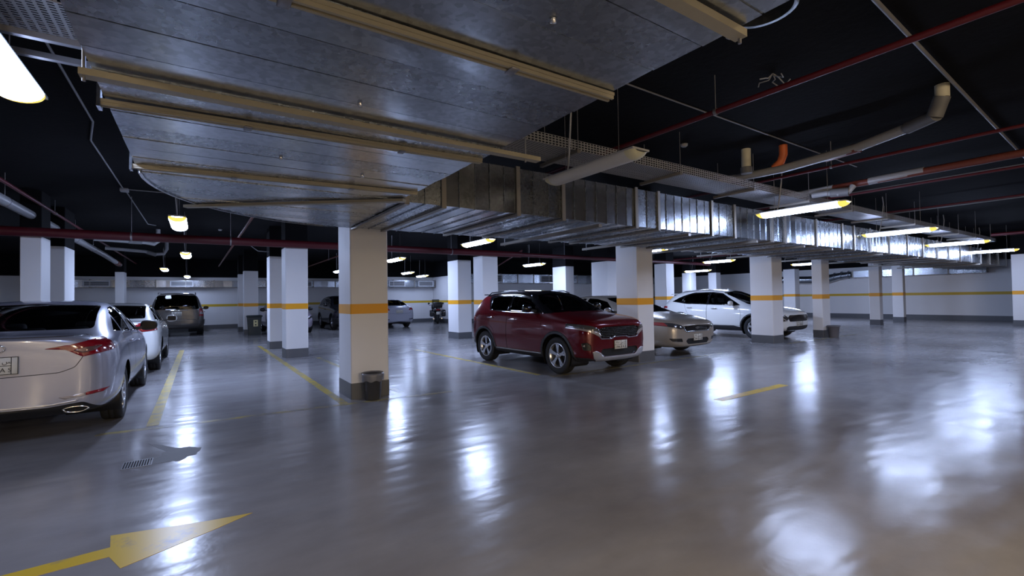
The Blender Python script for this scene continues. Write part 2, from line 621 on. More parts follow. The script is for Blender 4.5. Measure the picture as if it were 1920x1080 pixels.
column(16.62, 17.16, 6.80, 7.10, 'white column with a small grey bin at its foot')
column(16.85, 17.40, 12.98, 13.6, 'white column rising behind the tail of the white crossover')
column(24.28, 24.62, 7.72, 8.10, 'white column in the empty bays, the left of two slim ones')
column(27.35, 27.65, 7.78, 8.2, 'white column in the empty bays, the right of two slim ones')
column(26.65, 28.6, 3.3, 4.16, 'broad white pier cut by the right edge of the picture')
column(25.6, 26.2, 17.9, 18.5, 'distant white column above the roof of the white crossover, on the left')
column(27.2, 27.7, 17.15, 17.7, 'distant white column above the roof of the white crossover, on the right')
column(28.3, 28.85, 12.97, 13.6, 'distant grey column between the white crossover column and the slim ones')
column(23.9, 24.5, 22.5, 23.1, 'distant white column seen between red hatchback roof and its neighbour columns')
column(-2.93, -2.62, 12.97, 13.65, 'leftmost white column behind the silver saloon')
column(-2.92, -2.62, 14.92, 15.95, 'white column behind the silver saloon, second from the left edge')
column(-2.98, -2.68, 25.85, 26.7, 'small far white column left of the brown wagon')

# ------------------------------------------------------------------ floor markings
def flat(name, polys, m, label, cat, z=0.0015, t=0.0015, group=None):
    b = MB()
    for p in polys:
        b.prism(p, 'z', z - t, z)
    return tag(b.build(name, m), label, cat, group)


def strip_poly(x0, y0, x1, y1, w, n=1):
    d = Vector((x1 - x0, y1 - y0)).normalized()
    q = Vector((-d.y, d.x)) * w / 2
    return [(x0 + q.x, y0 + q.y), (x0 - q.x, y0 - q.y), (x1 - q.x, y1 - q.y), (x1 + q.x, y1 + q.y)]


flat('parking_line', [strip_poly(1.68, 6.75, 1.62, 17.2, 0.11)], 'line', 'yellow bay line running back from the nearest column along the column row', 'floor marking', group='yellow bay lines')
flat('parking_line', [strip_poly(-0.46, 6.95, -0.44, 17.5, 0.12)], 'line', 'yellow bay line beside the silver saloon', 'floor marking', group='yellow bay lines')
flat('parking_line', [strip_poly(-0.95, 6.85, 3.25, 6.56, 0.10)], 'line_faint', 'faded yellow cross line passing the foot of the nearest column', 'floor marking', z=0.0012, group='yellow bay lines')
flat('parking_line', [strip_poly(5.22, 6.9, 5.12, 12.6, 0.11)], 'line', 'pale yellow bay line along the wheels of the red hatchback', 'floor marking', group='yellow bay lines')
flat('parking_line', [strip_poly(5.3, 6.62, 10.6, 6.58, 0.10)], 'line_faint', 'faded yellow line in front of the red hatchback and the champagne saloon', 'floor marking', z=0.0012, group='yellow bay lines')
flat('parking_line', [strip_poly(2.6, 7.0, 2.5, 12.6, 0.10)], 'line_faint', 'faded yellow line on the far side of the column row', 'floor marking', z=0.0012, group='yellow bay lines')
flat('parking_line', [strip_poly(13.9, 6.62, 18.6, 6.6, 0.10)], 'line_faint', 'faded yellow line in front of the white crossover', 'floor marking', z=0.0012, group='yellow bay lines')
flat('parking_line', [strip_poly(5.85, 3.70, 7.62, 3.70, 0.14)], 'arrow', 'short yellow arrow shaft alone on the open floor at right', 'floor marking')
flat('floor_arrow', [[(-1.6, 3.46), (-0.43, 3.52), (-0.36, 3.33), (0.10, 3.55), (0.30, 3.66), (0.05, 3.70), (-0.46, 3.83), (-0.44, 3.65), (-1.6, 3.57)]],
     'arrow', 'yellow painted arrow on the floor in the left foreground', 'floor marking')

# wet patch beside the drain
ang = [i * 2 * math.pi / 40 for i in range(40)]
rs = [1 + 0.10 * math.sin(3 * a + 1) + 0.07 * math.sin(7 * a) + random.uniform(-0.09, 0.09) for a in ang]
pud = [(-0.15 + 0.150 * r * math.cos(a), 5.52 + 0.235 * r * math.sin(a)) for a, r in zip(ang, rs)]
neck = [(-0.38, 5.30), (-0.22, 5.28), (-0.14, 5.40), (-0.20, 5.62), (-0.30, 5.52), (-0.37, 5.44)]
tail = [(-0.26, 5.66), (-0.18, 5.72), (-0.30, 5.92), (-0.44, 6.10), (-0.35, 5.86)]
tag(MB().prism(pud, 'z', 0, 0.0010).prism(neck, 'z', 0, 0.0009).prism(tail, 'z', 0, 0.0008).build('wet_stain', 'wet'), 'dark damp stain on the floor beside the drain grate', 'stain')

g = thing('drain_grate', 'small steel slotted drain grate set in the floor by the damp stain', 'drain', (-0.465, 5.39, 0))
MB().box(-0.10, 0.10, -0.10, 0.10, 0.0002, 0.0006).build('drain_void', 'void', g)
MB().box(-0.11, 0.11, -0.115, -0.10, 0, 0.003).build('frame', 'grate', g)
MB().box(-0.11, 0.11, 0.10, 0.115, 0, 0.003).build('frame', 'grate', g)
for i in range(12):
    x = -0.105 + i * 0.0188
    MB().box(x, x + 0.007, -0.10, 0.10, 0.0004, 0.003).build('slat', 'grate', g)

# ------------------------------------------------------------------ ventilation duct
ZD0, ZD1 = 2.50, 3.07
YF, YB = 4.78, 6.86
XL, XR = -0.40, 1.78
CXe, CYe = 1.80, 4.72


def wavy_box(x0, x1, y0, y1, z0, z1, axis, n, amp):
    """sheet-metal box whose long faces are folded into n shallow strips across the axis"""
    b = MB()
    ts = [i / n for i in range(n + 1)]
    for i in range(n):
        a0, a1 = ts[i], ts[i + 1]
        o0, o1 = (amp if i % 2 == 0 else 0) * random.uniform(0.4, 1.0), (0 if i % 2 == 0 else amp) * random.uniform(0.4, 1.0)
        if axis == 'x':
            xa, xb = x0 + (x1 - x0) * a0, x0 + (x1 - x0) * a1
            b.add([(xa, y0 - o0, z0 - o0), (xb, y0 - o1, z0 - o1), (xb, y1, z0 - o1), (xa, y1, z0 - o0),
                   (xa, y0 - o0, z1), (xb, y0 - o1, z1), (xb, y1, z1), (xa, y1, z1)],
                  [(0, 3, 2, 1), (4, 5, 6, 7), (0, 1, 5, 4), (2, 3, 7, 6)] + ([(3, 0, 4, 7)] if i == 0 else []) + ([(1, 2, 6, 5)] if i == n - 1 else []))
        else:
            ya, yb = y0 + (y1 - y0) * a0, y0 + (y1 - y0) * a1
            b.add([(x0, ya, z0 - o0), (x1, ya, z0 - o0), (x1, yb, z0 - o1), (x0, yb, z0 - o1),
                   (x0, ya, z1), (x1, ya, z1), (x1, yb, z1), (x0, yb, z1)],
                  [(0, 3, 2, 1), (4, 5, 6, 7), (1, 2, 6, 5), (3, 0, 4, 7)] + ([(0, 1, 5, 4)] if i == 0 else []) + ([(2, 3, 7, 6)] if i == n - 1 else []))
    return b


duct = thing('ventilation_duct', 'large galvanised sheet-metal ventilation duct turning a corner under the black ceiling', 'duct', (0, 0, 0))
fl = [1.86, 2.30, 3.33, 4.07, 5.52, 6.04, 7.48, 8.19, 9.54, 10.06, 11.45, 12.8, 13.48, 14.48, 15.81, 17.23, 18.59, 20.0, 21.2, 22.6, 24.0, 25.4, 26.8, 28.2, 29.6]
for i in range(len(fl) - 1):
    a, b_ = fl[i] + 0.004, fl[i + 1] - 0.004
    n = max(2, round((b_ - a) / 0.22))
    wavy_box(a, b_, YF, YB, ZD0, ZD1, 'x', n, 0.010).build('duct_section', 'steel' if i % 2 else 'steel_b', duct)
for i, x in enumerate(fl):
    MB().prism([(YF - 0.03, ZD0 - 0.035), (YB + 0.03, ZD0 - 0.035), (YB + 0.03, ZD1 + 0.02), (YB + 0.004, ZD1 + 0.02), (YB + 0.004, ZD0 - 0.008), (YF - 0.010, ZD0 - 0.008), (YF - 0.010, ZD1 + 0.02), (YF - 0.03, ZD1 + 0.02)],
               'x', x - 0.028, x + 0.028).build('flange', 'flange', duct)
seam_me = None
for i in range(len(fl) - 1):
    n = max(2, round((fl[i + 1] - fl[i]) / 0.22))
    for k in range(1, n):
        x = fl[i] + (fl[i + 1] - fl[i]) * k / n
        if x > 19:
            continue
        if seam_me is None:
            so = MB().prism([(YF - 0.014, ZD0 - 0.014), (YB, ZD0 - 0.014), (YB, ZD0 - 0.002), (YF - 0.002, ZD0 - 0.002), (YF - 0.002, ZD1), (YF - 0.014, ZD1)], 'x', -0.004, 0.004).build('seam', 'steel_b', duct)
            seam_me = so.data
        else:
            so = link('seam', seam_me, duct)
        so.location.x = x
# the trunk that comes over the viewpoint
cuts = [-2.2, -1.1, -0.2, 0.35, 0.62, 0.90, 1.16, 1.42, 1.70, 1.98, 2.26, 2.52, 2.76, 3.05, 3.30, 3.54, 3.78, 4.02, 4.26, 4.48, CYe]
for i in range(len(cuts) - 1):
    e = 0.004
    dz = random.uniform(-0.0025, 0.0025)
    b = MB().box(XL, XR, cuts[i] + e, cuts[i + 1] - e, ZD0 + dz, ZD1)
    for k in range(4):      # shear each strip a hair so every sheet mirrors the lamps its own way
        x, y, z = b.v[k]
        b.v[k] = (x, y, z + (0.0025 if k in (0, 1) else -0.0025) * random.choice((-1, 1, 0.4)))
    b.build('duct_sheet', 'steel' if i % 3 else 'steel_b', duct)
MB().box(XL + 0.002, XR - 0.002, cuts[0], CYe, ZD0 + 0.006, ZD1 - 0.01).build('duct_core', 'steel_b', duct)
# curved elbow, cut in sheets parallel to the trunk's seams
ro = CXe - XL


def elbow_x(y):
    d = max(0.0, min(ro, y - CYe))
    return CXe - math.sqrt(max(0, ro * ro - d * d))


ny = 9
ys = [CYe + (YB - CYe + 0.06) * i / ny for i in range(ny + 1)]
for i in range(ny):
    ya, yb = ys[i] + 0.003, ys[i + 1] - 0.003
    seg = [ya + (yb - ya) * k / 5 for k in range(6)]
    poly = [(CXe + 0.03, ya), (CXe + 0.03, yb)] + [(elbow_x(y), y) for y in reversed(seg)]
    MB().prism(poly, 'z', ZD0 + random.uniform(-0.003, 0.003), ZD1).build('elbow_sheet', 'steel' if i % 2 else 'steel_b', duct)
MB().prism([(elbow_x(CYe + ro * math.sin(t)) - 0.004, CYe + ro * math.sin(t)) for t in [R(5 * k) for k in range(18)]] +
           [(elbow_x(CYe + ro * math.sin(t)) + 0.02, CYe + ro * math.sin(t)) for t in [R(5 * k) for k in reversed(range(18))]], 'z', ZD0 - 0.012, ZD1, smooth=True).build('elbow_rim', 'steel', duct)
# flange bars under the trunk and the elbow
for (xa, ya, xb, yb, w) in [(-0.42, 1.73, 1.79, 1.70, 0.056), (-0.42, 3.14, 1.78, 3.03, 0.05), (-0.42, 4.48, 1.78, 4.28, 0.042), (-0.42, 0.45, 1.79, 0.45, 0.056)]:
    d = Vector((xb - xa, yb - ya)).normalized()
    q = Vector((-d.y, d.x)) * w / 2
    o = MB().prism([(xa + q.x, ya + q.y), (xa - q.x, ya - q.y), (xb - q.x, yb - q.y), (xb + q.x, yb + q.y)], 'z', ZD0 - 0.020, ZD0 - 0.004)
    q2 = q * 0.25
    for sgn in (1, -1):     # raised lips of the joint
        c = q * 0.55 * sgn
        o.prism([(xa + c.x + q2.x, ya + c.y + q2.y), (xa + c.x - q2.x, ya + c.y - q2.y), (xb + c.x - q2.x, yb + c.y - q2.y), (xb + c.x + q2.x, yb + c.y + q2.y)], 'z', ZD0 - 0.036, ZD0 - 0.020)
    f = o.build('joint_flange', 'bar', duct)
    f['label'] = 'cream joint bar under the duct'
    for t in (0.3, 0.72):
        p = Vector((xa, ya)).lerp(Vector((xb, yb)), t)
        MB().bevel_box(p.x - 0.022, p.x + 0.022, p.y - 0.035, p.y + 0.035, ZD0 - 0.044, ZD0 - 0.034, 0.004, 1).build('clip', 'rod', f)
    # end brackets on the duct side
    if xa < -0.3:
        MB().prism([(ya - 0.04, ZD0 - 0.05), (ya + 0.04, ZD0 - 0.05), (ya, ZD0 + 0.16)], 'x', xa - 0.012, xa + 0.004).build('corner_bracket', 'steel', f)
MB().prism([(-0.10, 6.10), (-0.14, 6.05), (1.76, 4.62), (1.82, 4.68)], 'z', ZD0 - 0.035, ZD0 - 0.006).build('joint_flange', 'bar', duct)
for (px, py) in ((0.72, 2.5), (1.12, 1.35), (0.5, 3.75), (1.15, 3.95), (0.85, 0.95)):
    MB().lathe([(0.0, ZD0 - 0.02), (0.012, ZD0 - 0.018), (0.014, ZD0 - 0.002)], 'z', (px, py, 0), 10).build('screw', 'chrome', duct)


def trapeze(x0, x1, y, z, label, rods, m='bar', w=0.09, h=0.05):
    t = thing('support_bar', label, 'support bar', (x0, y, z), group='duct support bars')
    L_ = x1 - x0
    MB().box(0, L_, -w / 2, w / 2, -h, 0).build('channel', m, t)
    for r in rods:
        MB().tube([(r - x0, 0, -h - 0.02), (r - x0, 0, ZC - z - 0.001)], 0.007, 8).build('rod', 'rod', t)
    return t


trapeze(-0.44, 2.12, 2.76, ZD0 - 0.012, 'long flat cream support bar crossing under the duct near the left lamp', (-0.425, 2.0), w=0.062, h=0.03)
trapeze(-0.45, 1.80, 1.0, ZD0 - 0.012, 'cream support bar whose end juts past the duct at the top edge', (-0.43, 1.79), w=0.05, h=0.03)
for i, x in enumerate((4.7, 6.75, 8.85, 10.75, 12.1, 15.1, 17.9, 21.9, 25)):
    t = thing('support_bar', ['dark steel bar under the long duct, nearest to the elbow', 'dark steel bar under the long duct, second from the elbow', 'dark steel bar under the long duct above the red hatchback column', 'dark steel bar under the long duct just past the middle lamp',
              'dark steel bar under the long duct before the white crossover column', 'dark steel bar under the long duct over the white crossover', 'dark steel bar under the long duct past the crossover column', 'dark steel bar under the far half of the long duct', 'farthest dark steel bar under the long duct'][i],
              'support bar', (x, YF - 0.12, ZD0 - 0.04), group='duct support bars')
    MB().box(-0.03, 0.03, 0.05, YB - YF + 0.55, -0.045, -0.001).build('channel', 'flange', t)
    MB().tube([(0, YB - YF + 0.45, -0.06), (0, YB - YF + 0.45, ZC - ZD0 + 0.039)], 0.007, 8).build('rod', 'rod', t)


# ------------------------------------------------------------------ cable trays
def cable_tray(x0, x1, y0, y1, z, label, seg=2.4, rodside=0, h=0.10):
    t = thing('cable_tray', label, 'cable tray', (x0, y0, z), group='perforated cable trays')
    L_, W_ = x1 - x0, y1 - y0
    n = max(1, round(L_ / seg))
    for i in range(n):
        a, b_ = L_ * i / n + 0.004, L_ * (i + 1) / n - 0.004
        MB().box(a, b_, 0, W_, 0, 0.002).build('tray_bottom', 'tray', t)
        MB().box(a, b_, -0.002, 0, 0, h).build('side_rail', 'tray', t)
        MB().box(a, b_, W_, W_ + 0.002, 0, h).build('side_rail', 'tray', t)
        x = (a + b_) / 2
        MB().box(x - 0.025, x + 0.025, -0.05, W_ + 0.12, -0.045, -0.004).build('cross_bar', 'flange', t)
        for yy in (-0.035, W_ + 0.035):
            MB().tube([(x, yy, -0.05), (x, yy, ZC - z - 0.001)], 0.005, 6).build('rod', 'rod', t)
    return t


cable_tray(2.75, 24.0, 4.10, 4.66, 3.18, 'long perforated steel cable tray running beside the top of the big duct', 1.9, h=0.12)
cable_tray(-6.0, -0.45, 3.72, 4.25, 3.22, 'perforated steel cable tray at the top left corner, left of the duct', 2.2)
cable_tray(24.5, 26.4, 0.5, 1.0, 3.05, 'short perforated tray near the right edge beyond the lamps', 2.0)
for i, (yy, z) in enumerate(((4.0, 2.98), (3.72, 2.98))):
    b = MB().box(-2.4, -0.42, yy - 0.02, yy + 0.02, z, z + 0.035)
    tag(b.build('strut_rail', 'rod'), ['grey strut rail left of the duct, the lower of two', 'grey strut rail left of the duct, the upper of two'][i], 'rail', 'strut rails')


# ------------------------------------------------------------------ lamps
def lamp(x, y, z, label, lit='lit_cool', L_=1.40, rz=math.pi / 2, cap='cap'):
    t = thing('ceiling_lamp', label, 'lamp', (x, y, z), rz, group='suspended linear lamps')
    W_, H_ = 0.125, 0.075
    e = L_ / 2 - 0.10
    arc = [(W_ * math.cos(a), -H_ * math.sin(a)) for a in [math.pi * k / 12 for k in range(13)]]
    body = MB()
    v = [(-e, p[0], p[1]) for p in arc] + [(e, p[0], p[1]) for p in arc]
    body.add(v, [(i, i + 1, 14 + i, 13 + i) for i in range(12)], True)
    body.build('diffuser', 'diff_off' if not lit else lit, t)
    # end scoops: shrinking arcs that turn up to the housing
    for sgn in (-1, 1):
        b = MB()
        rings = []
        for k in range(6):
            s_ = k / 5
            sc = math.sqrt(max(0.0, 1 - (s_ * 0.97) ** 2))
            rings.append([(sgn * (e + 0.11 * s_), p[0] * (0.55 + 0.45 * sc), p[1] * sc) for p in arc])
        vv = [q for r_ in rings for q in r_]
        b.add(vv, [(j * 13 + i, j * 13 + i + 1, (j + 1) * 13 + i + 1, (j + 1) * 13 + i) for j in range(5) for i in range(12)], True)
        b.build('end_cap', cap if lit else 'cap_off', t)
    MB().box(-e - 0.11, e + 0.11, -W_ + 0.004, W_ - 0.004, 0, 0.018).box(-e, e, -0.05, 0.05, 0.018, 0.04).build('housing', 'housing', t)
    for sx in (-0.42, 0.42):
        MB().tube([(sx, 0, 0.04), (sx, 0, ZC - z - 0.001)], 0.0035, 6).build('hanging_wire', 'rod', t)
    cpts = [(0.36, 0.02, 0.04), (0.33, 0.03, 0.14), (0.27, 0.05, (ZC - z) * 0.55), (0.25, 0.05, (ZC - z) * 0.8), (0.27, 0.04, ZC - z - 0.001)]
    MB().tube(cpts, 0.011, 7).build('power_cable', 'cable', t)
    return t


ZL = 2.87
lamp(-0.99, 3.74, ZL, 'bright suspended lamp cut by the left edge of the picture', lit='lit_dim')
lamp(3.60, 3.74, ZL, 'unlit suspended lamp hanging in front of the duct', lit=None)
lamp(8.46, 3.76, ZL, 'lit suspended lamp over the open lane, the nearest on the right')
lamp(13.85, 4.0, ZL, 'lit suspended lamp over the open lane, second on the right')
lamp(18.85, 4.05, ZL, 'lit suspended lamp over the open lane, third on the right')
lamp(24.0, 4.25, ZL, 'lit suspended lamp over the open lane, farthest on the right')
lamp(5.88, 10.25, ZL, 'lit suspended lamp above the red hatchback tail, right of the nearest column', lit='lit_back')
lamp(12.05, 9.95, ZL, 'lit suspended lamp peeping out beside the column in front of the champagne saloon', lit='lit_back')
lamp(18.45, 11.5, ZL, 'lit suspended lamp above the white crossover, nearer one', lit='lit_back')
lamp(24.6, 10.7, ZL, 'lit suspended lamp beside the column that has the small grey bin', lit='lit_back')
lamp(5.78, 15.9, ZL, 'lit suspended lamp just right of the nearest column', lit='lit_back')
lamp(12.02, 16.1, ZL, 'lit suspended lamp above the red hatchback roof', lit='lit_back')
lamp(24.6, 16.7, ZL, 'lit suspended lamp above the white crossover, farther one', L_=1.7, lit='lit_back')
lamp(9.22, 23.6, ZL, 'small distant lit lamp above the far silver saloon', lit='lit_dim')
lamp(10.9, 25.6, ZL - 0.05, 'smallest distant lit lamp right of the nearest column', lit='lit_dim')
lamp(-0.30, 10.1, ZL, 'lit lamp with yellow end hanging behind the red pipe, largest of the left bay', lit='lit_back')
lamp(-0.32, 16.7, ZL, 'lit lamp with yellow end in the left bay, second in the row', lit='lit_back')
lamp(-1.20, 24.1, ZL, 'small lit lamp above the brown wagon, the left of two', lit='lit_dim')
lamp(-0.50, 28.6, ZL - 0.08, 'small lit lamp above the brown wagon, the right of two', lit='lit_dim')
lamp(5.6, 23.2, ZL, 'small lit lamp above the black off-roader', lit='lit_dim')
lamp(-7.3, 20.6, ZL, 'small lit lamp showing between the two leftmost columns', lit='lit_back')
# unseen lamps added behind the viewpoint to throw warm light forward
lamp(-3.4, -7.0, ZL, 'unseen warm lamp added behind the viewpoint, left', lit='fill_warm')
lamp(1.6, -7.4, ZL, 'unseen warm lamp added behind the viewpoint, in the middle', lit='fill_warm')
lamp(7.0, -7.0, ZL, 'unseen warm lamp added behind the viewpoint, right', lit='fill_warm_dim')
lamp(2.4, -2.2, ZL, 'unseen warm lamp added just behind the viewpoint', lit='fill_warm_dim')  # added to warm the foreground floor
lamp(-5.8, 3.7, ZL, 'suspended lamp beyond the left edge', lit='lit_dim')


# ------------------------------------------------------------------ pipes
def pipe(name, pts, r, m, label, cat='pipe', seg=14, hang=None, group=None, collars=(), clamps=None):
    o = thing(name, label, cat, (0, 0, 0), group=group)
    MB().tube(pts, r, seg).build('pipe_run', m, o)
    for (p, q, rr, mm) in collars:
        MB().tube([p, q], rr, seg).build('coupling', mm, o)
    for p in (hang or ()):
        MB().tube([(p[0], p[1], p[2] + r * 0.9), (p[0], p[1], ZC - 0.001)], 0.006, 6).build('hanger_rod', 'rod', o)
        ax = Vector(pts[1]) - Vector(pts[0])
        ax.normalize()
        pv = Vector(p)
        MB().tube([pv - ax * 0.015, pv + ax * 0.015], r + 0.008, seg).build('hanger_clamp', 'rod', o)
    return o


RED = 'red fire pipes'
ZP, YP = 2.885, 12.78
pipe('fire_pipe', [(-15.5, YP, ZP), (9.0, YP, ZP)], 0.095, 'red_pipe', 'thick red fire main crossing the hall in front of the second column', group=RED,
     hang=[(-9, YP, ZP), (-5.2, YP, ZP), (-1.2, YP, ZP), (0.62, YP, ZP), (3.2, YP, ZP), (6.4, YP, ZP)])
pipe('fire_pipe', [(9.002, YP + 0.02, ZP), (20.2, YP + 0.3, ZP)], 0.07, 'red_pipe', 'red fire main continuing behind the champagne saloon column', group=RED, hang=[(11, YP + 0.09, ZP), (15.5, YP + 0.19, ZP)],
     collars=[((19.95, YP + 0.29, ZP), (20.22, YP + 0.3, ZP), 0.085, 'red_pipe')])
pipe('fire_pipe', [(16.9, 9.0, 2.95), (16.9, 12.6, 2.95)], 0.035, 'red_pipe', 'red branch pipe above the white crossover', group=RED, hang=[(16.9, 10.8, 2.95)])
pipe('fire_pipe', [(4.51, -6, 3.36), (4.51, 12.4, 3.36)], 0.028, 'red_pipe', 'thin red pipe slanting across the black ceiling above the unlit lamp', group=RED, hang=[(4.51, 0.5, 3.36), (4.51, 2.8, 3.36), (4.51, 8, 3.36)])
pipe('fire_pipe', [(8.01, -6, 3.36), (8.01, 12.4, 3.36)], 0.022, 'red_pipe', 'thin red pipe under the grey drain pipes at upper right', group=RED, hang=[(8.01, 3.1, 3.36)])
pipe('fire_pipe', [(10.6, -6, 3.35), (10.6, 12.4, 3.35)], 0.022, 'red_pipe', 'thin red pipe just beyond the upper right drain pipes', group=RED)
pipe('fire_pipe', [(13.9, -6, 3.36), (13.9, 12.4, 3.36)], 0.022, 'red_pipe', 'thin red pipe at right, above the lamps of the lane', group=RED)
pipe('fire_pipe', [(20.5, -6, 3.15), (20.5, 3.6, 3.15)], 0.05, 'red_pipe', 'red pipe near the right edge above the far lamps', group=RED)
pipe('fire_pipe', [(-2.62, 4.7, 3.46), (-2.62, 29.8, 3.46)], 0.03, 'red_pipe', 'thin red pipe running beside the white drain pipe at left', group=RED, hang=[(-2.62, 9.2, 3.46), (-2.62, 14, 3.46)])
pipe('fire_pipe', [(1.0, 9.5, 3.32), (0.84, 28.0, 3.30)], 0.03, 'rust_pipe', 'brownish branch pipe sloping behind the elbow of the duct', group=RED)
pipe('fire_pipe', [(4.27, 14.5, 3.1), (4.37, 26, 3.1)], 0.025, 'rust_pipe', 'brownish branch pipe right of the second column', group=RED, hang=[(4.31, 19.5, 3.1)])
pipe('fire_pipe', [(9.2, 13.0, 3.05), (12.6, 20, 3.05)], 0.03, 'red_pipe', 'red branch pipe above the roof of the red hatchback', group=RED)

dl = pipe('drain_pipe', [(-2.78, 4.7, 3.292), (-2.78, 21.5, 3.20), (-2.82, 26.2, 3.12)], 0.085, 'pvc', 'long white plastic drain pipe with brown joints at upper left', group='plastic drain pipes',
          hang=[(-2.78, 9.0, 3.27), (-2.78, 11.5, 3.255), (-2.78, 13.6, 3.24), (-2.78, 17, 3.225), (-2.78, 19.6, 3.21)],
          collars=[((-2.78, 9.7, 3.265), (-2.78, 10.3, 3.262), 0.095, 'rust_pipe'), ((-2.78, 15.3, 3.234), (-2.78, 16.5, 3.228), 0.095, 'rust_pipe'), ((-2.8, 24.6, 3.145), (-2.82, 25.6, 3.13), 0.1, 'rust_pipe')])
pipe('drain_pipe', [(-2.5, 17.6, 3.32), (-1.35, 18.0, 3.32), (-1.15, 18.0, 3.28), (-1.05, 18.0, 3.36), (-1.05, 18.0, 3.74)], 0.06, 'pvc', 'white branch drain pipe with a trap behind the red fire main', group='plastic drain pipes',
     collars=[((-1.75, 17.86, 3.32), (-1.45, 17.97, 3.32), 0.075, 'grey_rubber')])
pipe('drain_pipe', [(-2.5, 19.6, 3.25), (-1.5, 19.8, 3.2), (-1.25, 19.8, 3.12), (-1.0, 19.8, 3.14), (-0.92, 19.8, 3.3), (-0.92, 19.8, 3.74)], 0.055, 'pvc', 'lower white branch drain pipe with a bent trap behind the red fire main', group='plastic drain pipes',
     collars=[((-1.45, 19.8, 3.18), (-1.2, 19.8, 3.1), 0.068, 'grey_rubber')])
pipe('drain_pipe', [(7.35, 4.5, 3.36), (7.55, 3.6, 3.38), (7.5, 2.6, 3.42), (7.2, 1.95, 3.44)], 0.062, 'pvc', 'grey-white drain pipe with an upturned elbow at upper right', group='plastic drain pipes',
     collars=[((7.56, 3.0, 3.405), (7.5, 2.55, 3.42), 0.068, 'rust_pipe'), ((7.2, 1.95, 3.44), (6.95, 1.62, 3.44), 0.074, 'grey_rubber'), ((6.95, 1.64, 3.42), (6.92, 1.56, 3.62), 0.078, 'grey_rubber'), ((6.92, 1.56, 3.60), (6.92, 1.56, 3.749), 0.066, 'pvc_cream')])
pipe('drain_pipe', [(7.25, 4.0, 3.42), (7.25, 4.0, 3.749)], 0.07, 'pvc_cream', 'short cream stub pipe standing up to the ceiling beside the orange elbow', group='plastic drain pipes',
     collars=[((7.25, 4.0, 3.36), (7.25, 4.0, 3.46), 0.085, 'grey_rubber')])
pipe('drain_pipe', [(7.55, 3.72, 3.42), (7.56, 3.62, 3.5), (7.56, 3.58, 3.6), (7.56, 3.58, 3.749)], 0.06, 'orange_pipe', 'short orange elbow pipe rising to the black ceiling', group='plastic drain pipes')
pipe('drain_pipe', [(9.75, 4.6, 3.36), (9.75, 3.9, 3.37), (9.75, -4, 3.42)], 0.058, 'rust_pipe', 'brown and white drain pipe at upper right, behind the upturned elbow', group='plastic drain pipes',
     collars=[((9.75, 4.55, 3.36), (9.75, 3.75, 3.373), 0.064, 'pvc'), ((9.75, 3.2, 3.38), (9.75, 2.45, 3.39), 0.064, 'pvc')])
pipe('drain_pipe', [(9.55, 4.02, 3.26), (9.55, 3.8, 3.26), (9.55, 3.6, 3.22), (9.6, 3.45, 3.24), (9.65, 3.4, 3.33)], 0.05, 'pvc', 'white branch pipe ending in a grey trap above the nearest right lamp', group='plastic drain pipes',
     collars=[((9.55, 3.72, 3.25), (9.6, 3.45, 3.23), 0.078, 'grey_rubber')])

CON = 'grey conduits on the ceiling'
pipe('conduit', [(2.2, 1.28, 3.72), (13, 1.68, 3.72)], 0.018, 'conduit', 'grey conduit crossing the black ceiling at the upper right corner', 'conduit', 8, group=CON)
pipe('conduit', [(2.6, 3.4, 3.735), (10, 3.46, 3.735)], 0.009, 'conduit', 'thin conduit along the black ceiling above the unlit lamp', 'conduit', 8, group=CON)
pipe('conduit', [(-1.1, 4.2, 3.735), (-1.1, 7.7, 3.735), (-1.25, 8.6, 3.735), (-1.25, 11.88, 3.735)], 0.012, 'conduit', 'bent thin conduit on the ceiling left of the duct elbow', 'conduit', 8, group=CON)
pipe('conduit', [(-1.23, 12.02, 3.735), (-1.22, 16.9, 3.735), (-1.05, 17.1, 3.735)], 0.012, 'conduit', 'thin conduit leading on from the small junction box', 'conduit', 8, group=CON)
pipe('conduit', [(-1.16, 11.95, 3.735), (1.2, 11.9, 3.735)], 0.012, 'conduit', 'thin conduit from the junction box towards the duct', 'conduit', 8, group=CON)
pipe('conduit', [(-1.5, 14.2, 3.1), (1.0, 14.4, 3.1), (1.45, 15.6, 2.95), (1.75, 15.7, 2.95)], 0.012, 'conduit', 'thin bent conduit behind the red fire main', 'conduit', 8, group=CON, hang=[(-0.3, 14.3, 3.1)])
pipe('conduit', [(10.5, 7.2, 3.72), (24, 5.2, 3.72)], 0.012, 'conduit', 'thin conduit on the far ceiling at right', 'conduit', 8, group=CON)
pipe('conduit', [(11.8, -5, 3.6), (11.8, 11.5, 3.6)], 0.015, 'conduit', 'pale conduit above the second right lamp', 'conduit', 8, group=CON)
pipe('conduit', [(15.6, -5, 3.55), (15.6, 11.5, 3.55)], 0.015, 'conduit', 'pale conduit above the third right lamp', 'conduit', 8, group=CON)
b = MB().bevel_box(-1.30, -1.165, 11.885, 12.015, 3.68, ZC - 0.001, 0.008, 1)
tag(b.build('junction_box', 'pvc'), 'small white junction box on the ceiling left of the duct elbow', 'junction box')
for i, (x, y, lab) in enumerate(((6.15, 4.35, 'small white smoke detector on the ceiling right of the unlit lamp'), (0.55, 17.2, 'small white smoke detector on the ceiling left of the second column'), (3.9, 2.25, 'small pale sprinkler head on the ceiling by the slanting red pipe'))):
    tag(MB().lathe([(0.0, 0), (0.035, 0.002), (0.05, 0.015), (0.055, 0.045), (0.03, 0.05), (0, 0.05)], 'z', (x, y, ZC - 0.051), 16).build('smoke_detector', 'pvc'), lab, 'detector', 'ceiling detectors')
sg = thing('hanging_sign', 'small lit white sign hanging far back above the red hatchback', 'sign', (14.7, 17.0, 2.68))
